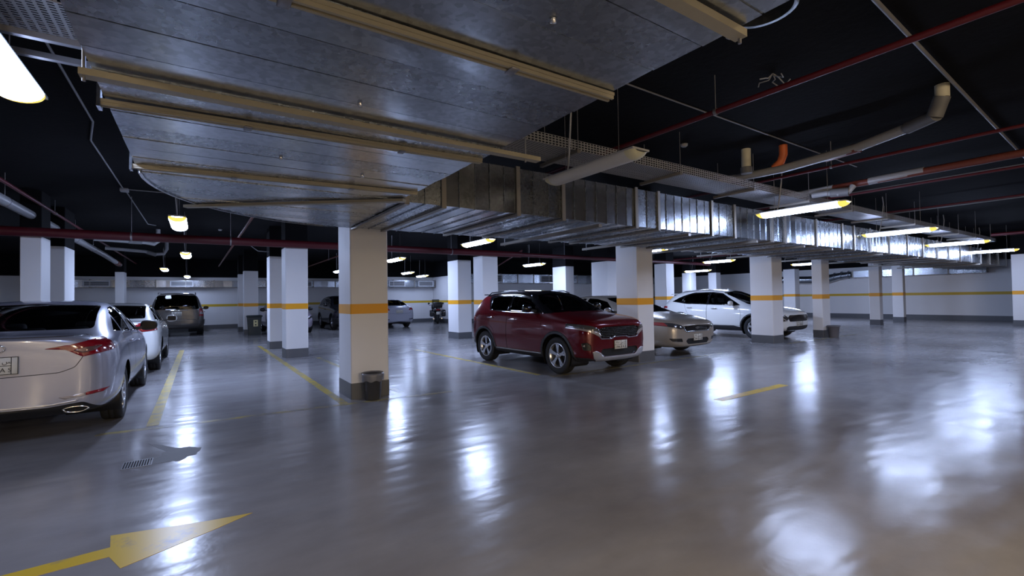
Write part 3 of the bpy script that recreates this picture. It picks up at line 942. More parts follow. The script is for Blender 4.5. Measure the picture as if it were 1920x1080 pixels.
MB().bevel_box(-0.10, 0.10, -0.02, 0.02, -0.12, 0.12, 0.008, 1).build('sign_panel', 'sign', sg)
MB().tube([(0, 0, 0.12), (0, 0, ZC - 2.681)], 0.008, 6).build('rod', 'rod', sg)
# round duct mouth beside the big trunk
tag(MB().lathe([(0.13, 0), (0.15, 0), (0.15, 0.45), (0.13, 0.45), (0.13, 0)], 'z', (2.16, 1.10, 2.75), 28).build('round_spigot', 'steel'), 'round steel spigot hanging beside the duct at the top edge', 'duct spigot')


# ------------------------------------------------------------------ air duct along the far walls
def wall_duct(pts, z0, z1, depth, label, grilles=(), axis='x'):
    t = thing('wall_duct', label, 'duct', (0, 0, 0), group='supply ducts along the far walls')
    (x0, y0), (x1, y1) = pts
    n = max(1, round(math.hypot(x1 - x0, y1 - y0) / 1.25))
    for i in range(n):
        f0, f1 = i / n, (i + 1) / n
        if axis == 'x':
            a, b_ = x0 + (x1 - x0) * f0, x0 + (x1 - x0) * f1
            wavy_box(a + 0.01, b_ - 0.01, y0 - depth, y0, z0, z1, 'x', 3, 0.012).build('duct_section', 'steel' if i % 2 else 'steel_b', t)
            MB().box(b_ - 0.025, b_ + 0.025, y0 - depth - 0.03, y0 + 0.0, z0 - 0.03, z1 + 0.03).build('flange', 'flange', t)
        else:
            a, b_ = y0 + (y1 - y0) * f0, y0 + (y1 - y0) * f1
            MB().box(x0 - depth, x0, a + 0.01, b_ - 0.01, z0, z1).build('duct_section', 'steel' if i % 2 else 'steel_b', t)
            MB().box(x0 - depth - 0.03, x0, b_ - 0.025, b_ + 0.025, z0 - 0.03, z1 + 0.03).build('flange', 'flange', t)
    for gx in grilles:
        if axis == 'x':
            g_ = MB()
            w, h, yy = 1.0, (z1 - z0) - 0.06, y0 - depth - 0.02
            zc = (z0 + z1) / 2
            g_.box(gx, gx + w, yy - 0.02, yy, zc + h / 2 - 0.04, zc + h / 2)
            g_.box(gx, gx + w, yy - 0.02, yy, zc - h / 2, zc - h / 2 + 0.04)
            g_.box(gx, gx + 0.05, yy - 0.02, yy, zc - h / 2 + 0.04, zc + h / 2 - 0.04)
            g_.box(gx + w - 0.05, gx + w, yy - 0.02, yy, zc - h / 2 + 0.04, zc + h / 2 - 0.04)
            go = g_.build('air_grille', 'grille_white', t)
            go['label'] = 'white framed slotted air grille'
            MB().box(gx + 0.05, gx + w - 0.05, yy - 0.004, yy, zc - h / 2 + 0.04, zc + h / 2 - 0.04).build('grille_back', 'dark_trim', go)
            k = 4
            for j in range(k):
                zz = zc - h / 2 + 0.04 + (h - 0.08) * (j + 0.5) / k
                MB().box(gx + 0.05, gx + w - 0.05, yy - 0.016, yy - 0.005, zz - 0.009, zz + 0.009).build('grille_slat', 'grille_white', go)
    return t


wall_duct([(-5.6, 30.19), (8.2, 30.19)], 2.28, 2.63, 0.45, 'galvanised supply duct along the far left wall above the brown wagon', (-4.6, -1.25, 4.6))
wall_duct([(8.31, 27.39), (12.3, 27.39)], 2.20, 2.60, 0.45, 'galvanised supply duct along the far wall above the motorcycle', (9.35, 11.2))
wall_duct([(12.72, 24.19), (30.0, 24.19)], 2.36, 2.88, 0.5, 'galvanised supply duct along the far wall above the red hatchback', (14.3, 18.2, 22.6))
wall_duct([(30.59, 5.5), (30.59, 10.8)], 2.25, 2.60, 0.4, 'galvanised supply duct along the right wall', (), 'y')
t = thing('duct_bend', 'bulging silver duct bend on the right wall behind the slim columns', 'duct', (30.3, 11.2, 0))
MB().tube([(0, 1.0, 2.3), (0, 1.0, ZC - 0.001)], 0.01, 6).build('hanger_rod', 'rod', t)
MB().tube([(0, -0.3, 2.42), (0, 0.3, 2.36), (0, 0.9, 2.22), (0, 1.5, 2.2), (0, 4.5, 2.3)], [0.16, 0.19, 0.24, 0.22, 0.2], 16).build('bend', 'steel', t)
for k in range(6):
    y = -0.2 + k * 0.35
    MB().tube([(0, y, 2.42 - max(0, y) * 0.16), (0, y + 0.03, 2.42 - max(0, y) * 0.16)], 0.235, 16).build('seam_ring', 'steel_b', t)
# dark doorway in the far right wall
d = thing('door_opening', 'dark doorway in the far wall left of the white crossover', 'doorway', (26.7, 24.15, 0))
MB().box(-1.1, 1.1, 0, 0.04, 0, 2.0).build('opening_shade', 'black_paint', d)  # black sheet paints the shade inside the opening
for xx in (-1.2, 1.1):
    MB().box(xx, xx + 0.1, -0.02, 0.045, 0, 2.1).build('door_frame', 'dark_trim', d)
MB().box(-1.2, 1.2, -0.02, 0.045, 2.001, 2.1).build('door_frame', 'dark_trim', d)


# ------------------------------------------------------------------ bins
def basket(x, y, label, r0=0.125, r1=0.155, h=0.33, bag=True, m='bin'):
    t = thing('waste_basket', label, 'bin', (x, y, 0))
    MB().lathe([(0.0, 0.002), (r0, 0.002), (r0 + 0.004, 0.01), (r1, h), (r1 + 0.012, h + 0.004), (r1 + 0.012, h + 0.016), (r1 - 0.004, h + 0.012), (r0 - 0.006, 0.016), (0, 0.016)], 'z', seg=32).build('body', m, t)
    if bag:
        rr = []
        n = 36
        b = MB()
        prof = [(r1 - 0.012, h - 0.05), (r1 + 0.004, h + 0.02), (r1 + 0.020, h + 0.030), (r1 + 0.024, h - 0.005), (r1 + 0.016, h - 0.085)]
        v = []
        for j, (r_, z_) in enumerate(prof):
            for k in range(n):
                a = 2 * math.pi * k / n
                wob = 1 + 0.02 * math.sin(9 * a + j) + random.uniform(-0.012, 0.012)
                v.append((r_ * wob * math.cos(a), r_ * wob * math.sin(a), z_ + (0.012 * math.sin(7 * a) if j == 4 else 0)))
        b.add(v, [(j * n + k, j * n + (k + 1) % n, (j + 1) * n + (k + 1) % n, (j + 1) * n + k) for j in range(4) for k in range(n)], True)
        b.build('bin_liner', 'liner', t)['label'] = 'clear plastic liner folded over the rim'
    else:
        MB().lathe([(r1 - 0.01, h - 0.03), (r1 + 0.016, h + 0.02), (r1 + 0.02, h - 0.01)], 'z', seg=28).build('rim', 'liner', t)
    return t


basket(2.09, 6.76, 'small black wastebasket with a clear liner at the nearest column', 0.105, 0.135, 0.36)
basket(16.86, 6.60, 'small grey wastebasket at the foot of a column in the empty bays', 0.13, 0.165, 0.36, False, 'bin_grey')
t = thing('dustbin', 'dark green dustbin with a cream sticker in front of a far column', 'bin', (2.0, 23.2, 0))
MB().prism([(-0.22, 0.0), (0.22, 0.0), (0.27, 0.78), (-0.27, 0.78)], 'y', -0.22, 0.22).build('body', 'bin_green', t)
MB().bevel_box(-0.30, 0.30, -0.26, 0.26, 0.78, 0.86, 0.03, 2).build('lid', 'bin_green', t)
st = MB().box(-0.05, 0.12, -0.226, -0.221, 0.38, 0.66).build('sticker', 'sticker', t)
for zz in (0.45, 0.58):
    MB().lathe([(0.0, -0.2285), (0.032, -0.2285), (0.032, -0.2262)], 'y', (0.035, 0, zz), 14).build('symbol', 'ink', st)

for (z_, lab) in ((2.68, 'dark pipe clamp on the broad pier at the right edge, upper one'), (1.60, 'dark pipe clamp on the broad pier at the right edge, lower one')):
    t = thing('pipe_clamp', lab, 'bracket', (26.649, 3.68, z_), group='clamps on the pier')
    MB().box(-0.012, 0, -0.10, 0.10, -0.06, 0.06).build('back_plate', 'dark_trim', t)
    MB().tube([(-0.06 + 0.05 * math.cos(a), 0.08 * math.sin(a), 0.0) for a in [2 * math.pi * k / 16 for k in range(17)]], 0.018, 6, False).build('clamp_ring', 'dark_trim', t)
t = thing('loose_wires', 'tangle of loose white wires hanging from the black ceiling at upper right', 'wires', (5.0, 2.45, ZC))
for k in range(5):
    a = k * 1.3
    MB().tube([(0, 0, -0.001), (0.05 * math.cos(a), 0.05 * math.sin(a), -0.05), (0.13 * math.cos(a + 0.5), 0.13 * math.sin(a + 0.5), -0.04 - 0.02 * k), (0.17 * math.cos(a + 0.2), 0.16 * math.sin(a + 0.2), -0.08)], 0.006, 6).build('wire', 'pvc', t)


# ================================================================== cars
# local frame of a car: x runs from the rear bumper (0) to the nose (L), y to its left, z up
def cage_mesh(stations, level, sx=1, sy=1, sz=1, dz=0.0):
    """stations: x, zb, ws, w, zw, wsh, zsh, wb, zbt, wt, zt, zc -> smooth half shell (y >= 0) as a bmesh"""
    verts, faces = [], []
    rows = []
    for (x, zb, ws, w, zw, wsh, zsh, wb, zbt, wt, zt, zc) in stations:
        zl = zb + (zw - zb) * 0.45
        half = [(0, zb), (ws * 0.72, zb), (ws, zb + 0.045), (w * 0.985, zl), (w, zw), (wsh, zsh), (wb, zbt), (wt, zt), (wt * 0.62, zt + (zc - zt) * 0.72), (0, zc)]
        row = []
        for i, (y, z) in enumerate(half):
            verts.append((x * sx, y * sy, z * sz + dz))
            row.append(len(verts) - 1)
        neg = [row[0]]
        for (y, z) in half[1:-1]:
            verts.append((x * sx, -y * sy, z * sz + dz))
            neg.append(len(verts) - 1)
        neg.append(row[-1])
        rows.append((row, neg))
    n = len(rows[0][0])
    for k in range(len(rows) - 1):
        for (A, B) in ((rows[k][0], rows[k + 1][0]), (rows[k + 1][1], rows[k][1])):
            for i in range(n - 1):
                faces.append((A[i], B[i], B[i + 1], A[i + 1]))
    for (row, neg), flip in ((rows[0], False), (rows[-1], True)):
        for i in range(n - 1):
            q = [row[i], row[i + 1], neg[i + 1], neg[i]]
            q = [a for j, a in enumerate(q) if a not in q[:j]]
            faces.append(tuple(q[::-1]) if flip else tuple(q))
    me = bpy.data.meshes.new('cage')
    me.from_pydata(verts, [], faces)
    ob = bpy.data.objects.new('cage', me)
    COL.objects.link(ob)
    md = ob.modifiers.new('s', 'SUBSURF')
    md.levels = level
    md.render_levels = level
    dg = bpy.context.evaluated_depsgraph_get()
    me2 = bpy.data.meshes.new_from_object(ob.evaluated_get(dg))
    bpy.data.objects.remove(ob)
    bpy.data.meshes.remove(me)
    bm = bmesh.new()
    bm.from_mesh(me2)
    bpy.data.meshes.remove(me2)
    bmesh.ops.recalc_face_normals(bm, faces=list(bm.faces))
    bmesh.ops.bisect_plane(bm, geom=list(bm.verts) + list(bm.edges) + list(bm.faces), dist=1e-5, plane_co=(0, 0, 0), plane_no=(0, 1, 0), clear_inner=True)
    for v in bm.verts:
        if abs(v.co.y) < 1e-4:
            v.co.y = 0
    bm.normal_update()
    return bm


def inside(p, poly):
    x, y = p
    c = False
    j = len(poly) - 1
    for i in range(len(poly)):
        xi, yi = poly[i]
        xj, yj = poly[j]
        if (yi > y) != (yj > y) and x < (xj - xi) * (y - yi) / (yj - yi) + xi:
            c = not c
        j = i
    return c


AX = {'side': (0, 2, 1), 'end': (1, 2, 0), 'top': (0, 1, 2)}


def cut(bm, poly, view, filt):
    """score the shell along a polygon seen from one side and return the faces inside it"""
    a, b_, c = AX[view]
    xs = [p[0] for p in poly]
    zs = [p[1] for p in poly]
    lo = (min(xs) - 0.005, min(zs) - 0.005)
    hi = (max(xs) + 0.005, max(zs) + 0.005)

    def over(f, l, h):
        fx = [v.co[a] for v in f.verts]
        fz = [v.co[b_] for v in f.verts]
        return not (max(fx) < l[0] or min(fx) > h[0] or max(fz) < l[1] or min(fz) > h[1])
    cand = set(f for f in bm.faces if over(f, lo, hi) and filt(f.calc_center_median(), f.normal))
    n = len(poly)
    for i in range(n):
        p, q = poly[i], poly[(i + 1) % n]
        d = (q[0] - p[0], q[1] - p[1])
        if abs(d[0]) + abs(d[1]) < 1e-6:
            continue
        no = [0, 0, 0]
        no[a], no[b_] = d[1], -d[0]
        co = [0, 0, 0]
        co[a], co[b_] = p
        l = (min(p[0], q[0]) - 0.002, min(p[1], q[1]) - 0.002)
        h = (max(p[0], q[0]) + 0.002, max(p[1], q[1]) + 0.002)
        fs_ = [f for f in cand if f.is_valid and over(f, l, h)]
        if not fs_:
            continue
        es = set(e for f in fs_ for e in f.edges)
        vs_ = set(v for f in fs_ for v in f.verts)
        res = bmesh.ops.bisect_plane(bm, geom=list(vs_) + list(es) + fs_, dist=1e-5, plane_co=co, plane_no=no)
        for g_ in res['geom']:
            if isinstance(g_, bmesh.types.BMFace):
                cand.add(g_)
        cand = set(f for f in cand if f.is_valid)
    out = []
    for f in cand:
        if not f.is_valid:
            continue
        ce = f.calc_center_median()
        if inside((ce[a], ce[b_]), poly):
            out.append(f)
    return out


def shrink(poly, d):
    """inset a polygon by d"""
    n = len(poly)
    area = sum(poly[i][0] * poly[(i + 1) % n][1] - poly[(i + 1) % n][0] * poly[i][1] for i in range(n))
    s = 1 if area > 0 else -1
    out = []
    for i in range(n):
        p0, p1, p2 = Vector(poly[i - 1]), Vector(poly[i]), Vector(poly[(i + 1) % n])
        e1, e2 = (p1 - p0).normalized(), (p2 - p1).normalized()
        n1, n2 = Vector((-e1.y, e1.x)) * s, Vector((-e2.y, e2.x)) * s
        m = (n1 + n2)
        m = m / max(0.3, m.length_squared / 2) if m.length > 1e-6 else n1
        out.append(tuple(p1 + m * d))
    return out


def rounded(poly, r, k=3):
    """round the corners of a polygon"""
    n = len(poly)
    out = []
    for i in range(n):
        p0, p1, p2 = Vector(poly[i - 1]), Vector(poly[i]), Vector(poly[(i + 1) % n])
        a = p1 + (p0 - p1).normalized() * min(r, (p0 - p1).length * 0.45)
        b_ = p1 + (p2 - p1).normalized() * min(r, (p2 - p1).length * 0.45)
        for t in [j / k for j in range(k + 1)]:
            out.append(tuple(a.lerp(p1, t).lerp(p1.lerp(b_, t), t)))
    return out


def circle(cx, cz, r, n=28, a0=0.0):
    return [(cx + r * math.cos(a0 + 2 * math.pi * i / n), cz + r * math.sin(a0 + 2 * math.pi * i / n)) for i in range(n)]


def half_to_mesh(name, faces, mode, depth, m):
    """faces of the half shell -> mesh(es); depth < 0 sinks the panel, > 0 raises it, rim walls included"""
    vmap, vs_, fs_ = {}, [], []
    for f in faces:
        for v in f.verts:
            if v not in vmap:
                vmap[v] = len(vs_)
                vs_.append(v.co + v.normal * depth)
        fs_.append([vmap[v] for v in f.verts])
    if abs(depth) > 1e-6:
        fset = set(faces)
        rim = {}
        for f in faces:
            for e in f.edges:
                if sum(1 for g_ in e.link_faces if g_ in fset) == 1 and not all(abs(v.co.y) < 1e-5 for v in e.verts):
                    l = [lp for lp in f.loops if lp.edge == e][0]
                    v0, v1 = l.vert, l.link_loop_next.vert
                    for v in (v0, v1):
                        if v not in rim:
                            rim[v] = len(vs_)
                            vs_.append(v.co.copy())
                    fs_.append([vmap[v1], vmap[v0], rim[v0], rim[v1]])
    def mk(vv, ff):
        me = bpy.data.meshes.new(name)
        me.from_pydata([tuple(v) for v in vv], [], ff)
        me.polygons.foreach_set('use_smooth', [True] * len(me.polygons))
        me.update()
        me.materials.append(M[m] if isinstance(m, str) else m)
        return me
    mir = [Vector((v.x, -v.y, v.z)) for v in vs_]
    fm = [f[::-1] for f in fs_]
    if mode == 'side':
        return [mk(vs_, fs_), mk(mir, fm)]
    n = len(vs_)
    me = mk(list(vs_) + mir, fs_ + [[i + n for i in f] for f in fm])
    bm = bmesh.new()
    bm.from_mesh(me)
    bmesh.ops.remove_doubles(bm, verts=[v for v in bm.verts if abs(v.co.y) < 1e-4], dist=1e-4)
    bm.to_mesh(me)
    bm.free()
    return [me]


def make_wheel(root, x, y, r, width, rim_r, spokes, m_rim='alloy', steer=0.0):
    """tyre with a rim; y < 0 is the car's right side"""
    s = 1 if y > 0 else -1
    hw = width / 2
    ty = MB()
    prof = [(rim_r, -hw * 0.78), (rim_r + 0.015, -hw * 0.92), (r * 0.88, -hw), (r * 0.96, -hw * 0.92), (r, -hw * 0.72), (r, -hw * 0.30), (r - 0.008, -hw * 0.27), (r - 0.008, -hw * 0.20), (r, -hw * 0.17), (r, hw * 0.17), (r - 0.008, hw * 0.20), (r - 0.008, hw * 0.27), (r, hw * 0.30), (r, hw * 0.72), (r * 0.96, hw * 0.92), (r * 0.88, hw), (rim_r + 0.015, hw * 0.92), (rim_r, hw * 0.78)]
    ty.lathe(prof, 'y', seg=40)
    w = ty.build('wheel', 'rubber', root)
    w.location = (x, y - s * hw, r)
    w.rotation_euler = (0, 0, steer)
    f = s * hw                      # outer plane
    b = MB()
    b.lathe([(rim_r + 0.004, f * 0.80), (rim_r - 0.006, f * 0.90), (rim_r - 0.02, f * 0.84), (rim_r - 0.035, f * 0.3), (rim_r - 0.04, -f * 0.7)], 'y', seg=36)
    b.build('rim', m_rim, w)
    MB().lathe([(0.0, f * 0.22), (rim_r - 0.03, f * 0.20)], 'y', seg=24).build('brake_disc', 'alloy_dark', w)
    sp = MB()
    for k in range(spokes):
        a = 2 * math.pi * k / spokes + 0.3
        for off in (-0.13, 0.13):
            pts = []
            for (rr, ww, yy) in ((0.045, 0.018, 0.70), (rim_r * 0.55, 0.016, 0.76), (rim_r - 0.014, 0.021, 0.80)):
                aa = a + off * (0.35 + 0.65 * rr / rim_r)
                rad = Vector((math.cos(aa), 0, math.sin(aa)))
                tan = Vector((-math.sin(aa), 0, math.cos(aa)))
                pts.append((rad * rr + tan * ww + Vector((0, f * yy, 0)), rad * rr - tan * ww + Vector((0, f * yy, 0)), rad * rr - tan * ww * 0.7 + Vector((0, f * (yy - 0.3), 0)), rad * rr + tan * ww * 0.7 + Vector((0, f * (yy - 0.3), 0))))
            v = [p for q in pts for p in q]
            fs_ = []
            for i in range(2):
                for j in range(4):
                    fs_.append((i * 4 + j, i * 4 + (j + 1) % 4, (i + 1) * 4 + (j + 1) % 4, (i + 1) * 4 + j))
            sp.add(v, fs_)
    sp.lathe([(0.0, f * 0.80), (0.03, f * 0.79), (0.055, f * 0.70), (0.06, f * 0.45)], 'y', seg=18)
    sp.build('spokes', m_rim, w)
    return w


def rot_about(b, pivot, ang, axis='y'):
    c, s = math.cos(ang), math.sin(ang)
    px, py, pz = pivot
    b.v = [(px + (x - px) * c + (z - pz) * s, y, pz - (x - px) * s + (z - pz) * c) for (x, y, z) in b.v]
    return b


def make_seat(root, x, y, z, m, w=0.25, back=0.62):
    b = MB().bevel_box(x - 0.25, x + 0.27, y - w, y + w, z, z + 0.16, 0.05)
    bk = MB().bevel_box(x - 0.28, x - 0.14, y - w * 0.94, y + w * 0.94, z + 0.1, z + back, 0.055)
    bk.bevel_box(x - 0.26, x - 0.16, y - 0.13, y + 0.13, z + back + 0.04, z + back + 0.22, 0.04)
    bk.box(x - 0.22, x - 0.20, y - 0.07, y - 0.055, z + back - 0.02, z + back + 0.06).box(x - 0.22, x - 0.20, y + 0.055, y + 0.07, z + back - 0.02, z + back + 0.06)
    rot_about(bk, (x - 0.2, y, z + 0.1), R(-12))
    b.add(bk.v, bk.f, True)
    return b.build('seat', m, root)


def plate(root, x, z, face, w=0.50, h=0.12, text=None, tilt=0.0, square=False):
    """face = +1 on the nose, -1 on the tail"""
    if square:
        w, h = 0.32, 0.16
    o = MB().bevel_box(-0.006, 0.006, -w / 2, w / 2, -h / 2, h / 2, 0.003, 1).build('license_plate', 'plate', root)
    o.location = (x, 0, z)
    o.rotation_euler = (0, -tilt * face, 0)
    rot = (math.pi / 2, 0, math.pi / 2 if face > 0 else -math.pi / 2)
    fx = 0.0065 * face
    yf = -face     # text runs left to right for a reader facing the plate

    def Y(u):
        return u * face
    fr = MB()
    for (u0, u1, z0, z1) in ((-w / 2, w / 2, h / 2 - 0.006, h / 2), (-w / 2, w / 2, -h / 2, -h / 2 + 0.006), (-w / 2, -w / 2 + 0.006, -h / 2, h / 2), (w / 2 - 0.006, w / 2, -h / 2, h / 2),
                             (-w / 2, w / 2 - 0.05, -0.003, 0.003), (-0.003, 0.003, -h / 2, h / 2), (w / 2 - 0.053, w / 2 - 0.047, -h / 2, h / 2)):
        ya, yb = sorted((Y(u0), Y(u1)))
        fr.box(min(fx, fx * 1.3), max(fx, fx * 1.3), ya, yb, z0, z1)
    fr.build('plate_border', 'ink', o)
    tx = text or ('1234', 'ABD')
    hs = h * 0.34
    for (bd, u, zz) in tx_lines(tx, w, h):
        text_mesh(bd, hs, 0.0008, 'ink', 'plate_lettering', o, (fx * 1.2, Y(u), zz), rot)
    return o


def tx_lines(tx, w, h):
    """upper row Arabic, lower row Latin; left block numbers, right block letters"""
    num_a, let_a, num_l, let_l = tx
    return [(num_a, -w * 0.25, h * 0.24), (let_a, w * 0.18, h * 0.24), (num_l, -w * 0.25, -h * 0.25), (let_l, w * 0.18, -h * 0.25)]


# ---------------------------------------------------------------- base shapes
SEDAN = [  # x, zb, ws, w, zw, wsh, zsh, wb, zbt, wt, zt, zc      (L 4.85)
    (0.00, 0.36, 0.52, 0.60, 0.62, 0.60, 0.84, 0.58, 0.97, 0.50, 1.050, 1.065),
    (0.07, 0.27, 0.72, 0.80, 0.62, 0.79, 0.88, 0.75, 1.01, 0.62, 1.080, 1.100),
    (0.22, 0.24, 0.80, 0.89, 0.64, 0.87, 0.91, 0.82, 1.03, 0.64, 1.090, 1.110),
    (0.45, 0.22, 0.83, 0.925, 0.66, 0.905, 0.93, 0.85, 1.035, 0.65, 1.095, 1.115),
    (0.72, 0.20, 0.84, 0.932, 0.68, 0.912, 0.935, 0.87, 1.040, 0.700, 1.185, 1.215),
    (1.10, 0.19, 0.84, 0.932, 0.68, 0.912, 0.935, 0.875, 1.035, 0.705, 1.315, 1.36),
    (1.55, 0.19, 0.84, 0.930, 0.68, 0.910, 0.93, 0.875, 1.025, 0.695, 1.405, 1.455),
    (2.10, 0.19, 0.84, 0.928, 0.67, 0.908, 0.915, 0.875, 1.01, 0.685, 1.430, 1.490),
    (2.70, 0.19, 0.84, 0.928, 0.66, 0.908, 0.90, 0.875, 0.99, 0.685, 1.385, 1.445),
    (3.15, 0.19, 0.84, 0.928, 0.65, 0.908, 0.88, 0.875, 0.97, 0.720, 1.225, 1.275),
    (3.62, 0.19, 0.84, 0.926, 0.64, 0.905, 0.87, 0.862, 0.95, 0.765, 1.01, 1.045),
    (4.05, 0.19, 0.83, 0.915, 0.62, 0.89, 0.83, 0.83, 0.895, 0.640, 0.945, 0.97),
    (4.45, 0.20, 0.80, 0.880, 0.58, 0.85, 0.76, 0.78, 0.82, 0.590, 0.865, 0.885),
    (4.68, 0.21, 0.72, 0.800, 0.54, 0.77, 0.68, 0.71, 0.74, 0.550, 0.785, 0.805),
    (4.80, 0.23, 0.60, 0.660, 0.50, 0.63, 0.62, 0.59, 0.675, 0.480, 0.710, 0.725),
    (4.86, 0.28, 0.42, 0.470, 0.47, 0.45, 0.58, 0.43, 0.62, 0.360, 0.64, 0.65),
]
SEDAN_B = SEDAN[:11] + [
    (4.05, 0.19, 0.83, 0.920, 0.63, 0.895, 0.86, 0.83, 0.925, 0.660, 0.970, 0.995),
    (4.45, 0.20, 0.81, 0.900, 0.62, 0.870, 0.81, 0.79, 0.875, 0.620, 0.915, 0.935),
    (4.68, 0.21, 0.77, 0.855, 0.60, 0.825, 0.755, 0.74, 0.815, 0.590, 0.855, 0.870),
    (4.80, 0.23, 0.68, 0.760, 0.58, 0.735, 0.705, 0.67, 0.760, 0.550, 0.795, 0.808),
    (4.86, 0.28, 0.52, 0.590, 0.55, 0.570, 0.655, 0.53, 0.700, 0.460, 0.730, 0.738),
]
HATCH = [  # compact upright crossover (L 4.0)
    (0.00, 0.42, 0.50, 0.58, 0.66, 0.57, 0.90, 0.55, 1.01, 0.48, 1.07, 1.08),
    (0.05, 0.32, 0.70, 0.78, 0.66, 0.76, 0.94, 0.72, 1.06, 0.62, 1.16, 1.18),
    (0.16, 0.27, 0.79, 0.86, 0.68, 0.84, 0.98, 0.79, 1.10, 0.645, 1.34, 1.37),
    (0.30, 0.25, 0.82, 0.885, 0.68, 0.865, 1.01, 0.82, 1.125, 0.645, 1.49, 1.535),
    (0.55, 0.23, 0.83, 0.895, 0.68, 0.875, 1.01, 0.83, 1.125, 0.645, 1.535, 1.585),
    (1.05, 0.22, 0.83, 0.895, 0.68, 0.875, 1.00, 0.83, 1.12, 0.640, 1.555, 1.612),
    (1.70, 0.22, 0.83, 0.893, 0.68, 0.873, 0.985, 0.83, 1.105, 0.640, 1.550, 1.612),
    (2.22, 0.22, 0.83, 0.893, 0.68, 0.873, 0.975, 0.83, 1.09, 0.640, 1.490, 1.555),
    (2.55, 0.22, 0.83, 0.893, 0.68, 0.873, 0.97, 0.83, 1.08, 0.675, 1.355, 1.415),
    (2.98, 0.22, 0.83, 0.892, 0.68, 0.870, 0.965, 0.825, 1.065, 0.725, 1.125, 1.165),
    (3.30, 0.22, 0.825, 0.885, 0.67, 0.862, 0.955, 0.80, 1.045, 0.650, 1.095, 1.12),
    (3.62, 0.24, 0.81, 0.875, 0.66, 0.850, 0.935, 0.775, 1.015, 0.625, 1.065, 1.088),
    (3.84, 0.26, 0.76, 0.830, 0.65, 0.805, 0.90, 0.735, 0.98, 0.605, 1.025, 1.043),
    (3.95, 0.28, 0.67, 0.740, 0.63, 0.720, 0.855, 0.660, 0.935, 0.565, 0.975, 0.988),
    (4.00, 0.33, 0.53, 0.590, 0.60, 0.575, 0.80, 0.540, 0.88, 0.480, 0.915, 0.920),
]
BOXY = [  # full-size wagon (L 5.15)
    (0.00, 0.52, 0.60, 0.70, 0.72, 0.70, 1.00, 0.68, 1.10, 0.62, 1.30, 1.31),
    (0.05, 0.42, 0.82, 0.90, 0.72, 0.88, 1.02, 0.85, 1.14, 0.72, 1.55, 1.58),
    (0.16, 0.36, 0.90, 0.975, 0.74, 0.955, 1.05, 0.91, 1.17, 0.74, 1.78, 1.83),
    (0.35, 0.34, 0.92, 0.995, 0.74, 0.975, 1.06, 0.925, 1.18, 0.735, 1.83, 1.89),
    (1.20, 0.32, 0.92, 1.000, 0.74, 0.980, 1.06, 0.93, 1.18, 0.730, 1.86, 1.93),
    (2.20, 0.32, 0.92, 1.000, 0.74, 0.980, 1.05, 0.93, 1.17, 0.730, 1.86, 1.94),
    (2.95, 0.32, 0.92, 1.000, 0.74, 0.980, 1.04, 0.93, 1.16, 0.725, 1.79, 1.86),
    (3.35, 0.32, 0.92, 1.000, 0.74, 0.980, 1.04, 0.93, 1.15, 0.780, 1.48, 1.53),
    (3.70, 0.32, 0.92, 0.998, 0.74, 0.975, 1.04, 0.92, 1.14, 0.820, 1.20, 1.23),
    (4.30, 0.33, 0.91, 0.990, 0.74, 0.965, 1.02, 0.90, 1.11, 0.720, 1.16, 1.18),
    (4.85, 0.35, 0.86, 0.960, 0.72, 0.935, 0.97, 0.86, 1.06, 0.680, 1.10, 1.12),
    (5.06, 0.40, 0.78, 0.860, 0.70, 0.840, 0.90, 0.78, 1.00, 0.620, 1.04, 1.05),
    (5.15, 0.46, 0.60, 0.680, 0.68, 0.670, 0.86, 0.64, 0.94, 0.540, 0.98, 0.99),
]
COUPE_SUV = [  # long crossover with a sloping tail (L 4.5)
    (0.00, 0.45, 0.52, 0.60, 0.66, 0.59, 0.86, 0.57, 0.97, 0.50, 1.02, 1.03),
    (0.06, 0.35, 0.74, 0.82, 0.66, 0.80, 0.90, 0.75, 1.02, 0.63, 1.10, 1.12),
    (0.20, 0.29, 0.82, 0.90, 0.68, 0.88, 0.95, 0.82, 1.07, 0.655, 1.24, 1.27),
    (0.40, 0.26, 0.84, 0.925, 0.68, 0.905, 0.98, 0.85, 1.10, 0.645, 1.42, 1.46),
    (0.75, 0.24, 0.85, 0.932, 0.68, 0.912, 0.99, 0.86, 1.10, 0.640, 1.53, 1.585),
    (1.30, 0.23, 0.85, 0.932, 0.68, 0.912, 0.98, 0.86, 1.08, 0.635, 1.58, 1.640),
    (1.95, 0.23, 0.85, 0.930, 0.68, 0.910, 0.965, 0.86, 1.06, 0.635, 1.58, 1.645),
    (2.50, 0.23, 0.85, 0.930, 0.68, 0.910, 0.95, 0.86, 1.045, 0.635, 1.50, 1.565),
    (2.90, 0.23, 0.85, 0.930, 0.68, 0.910, 0.94, 0.86, 1.03, 0.680, 1.31, 1.365),
    (3.35, 0.23, 0.85, 0.928, 0.67, 0.905, 0.93, 0.85, 1.015, 0.730, 1.08, 1.12),
    (3.75, 0.24, 0.84, 0.920, 0.66, 0.895, 0.90, 0.83, 0.975, 0.650, 1.02, 1.045),
    (4.12, 0.25, 0.82, 0.900, 0.64, 0.870, 0.85, 0.79, 0.915, 0.610, 0.96, 0.98),
    (4.32, 0.27, 0.76, 0.830, 0.62, 0.805, 0.79, 0.73, 0.86, 0.570, 0.90, 0.915),
    (4.44, 0.29, 0.64, 0.710, 0.60, 0.690, 0.74, 0.63, 0.81, 0.510, 0.845, 0.855),
    (4.50, 0.34, 0.47, 0.520, 0.57, 0.510, 0.70, 0.48, 0.76, 0.400, 0.785, 0.79),
]


def side(c, n):
    return c.y > 0.35


NOSE_PTS = {}


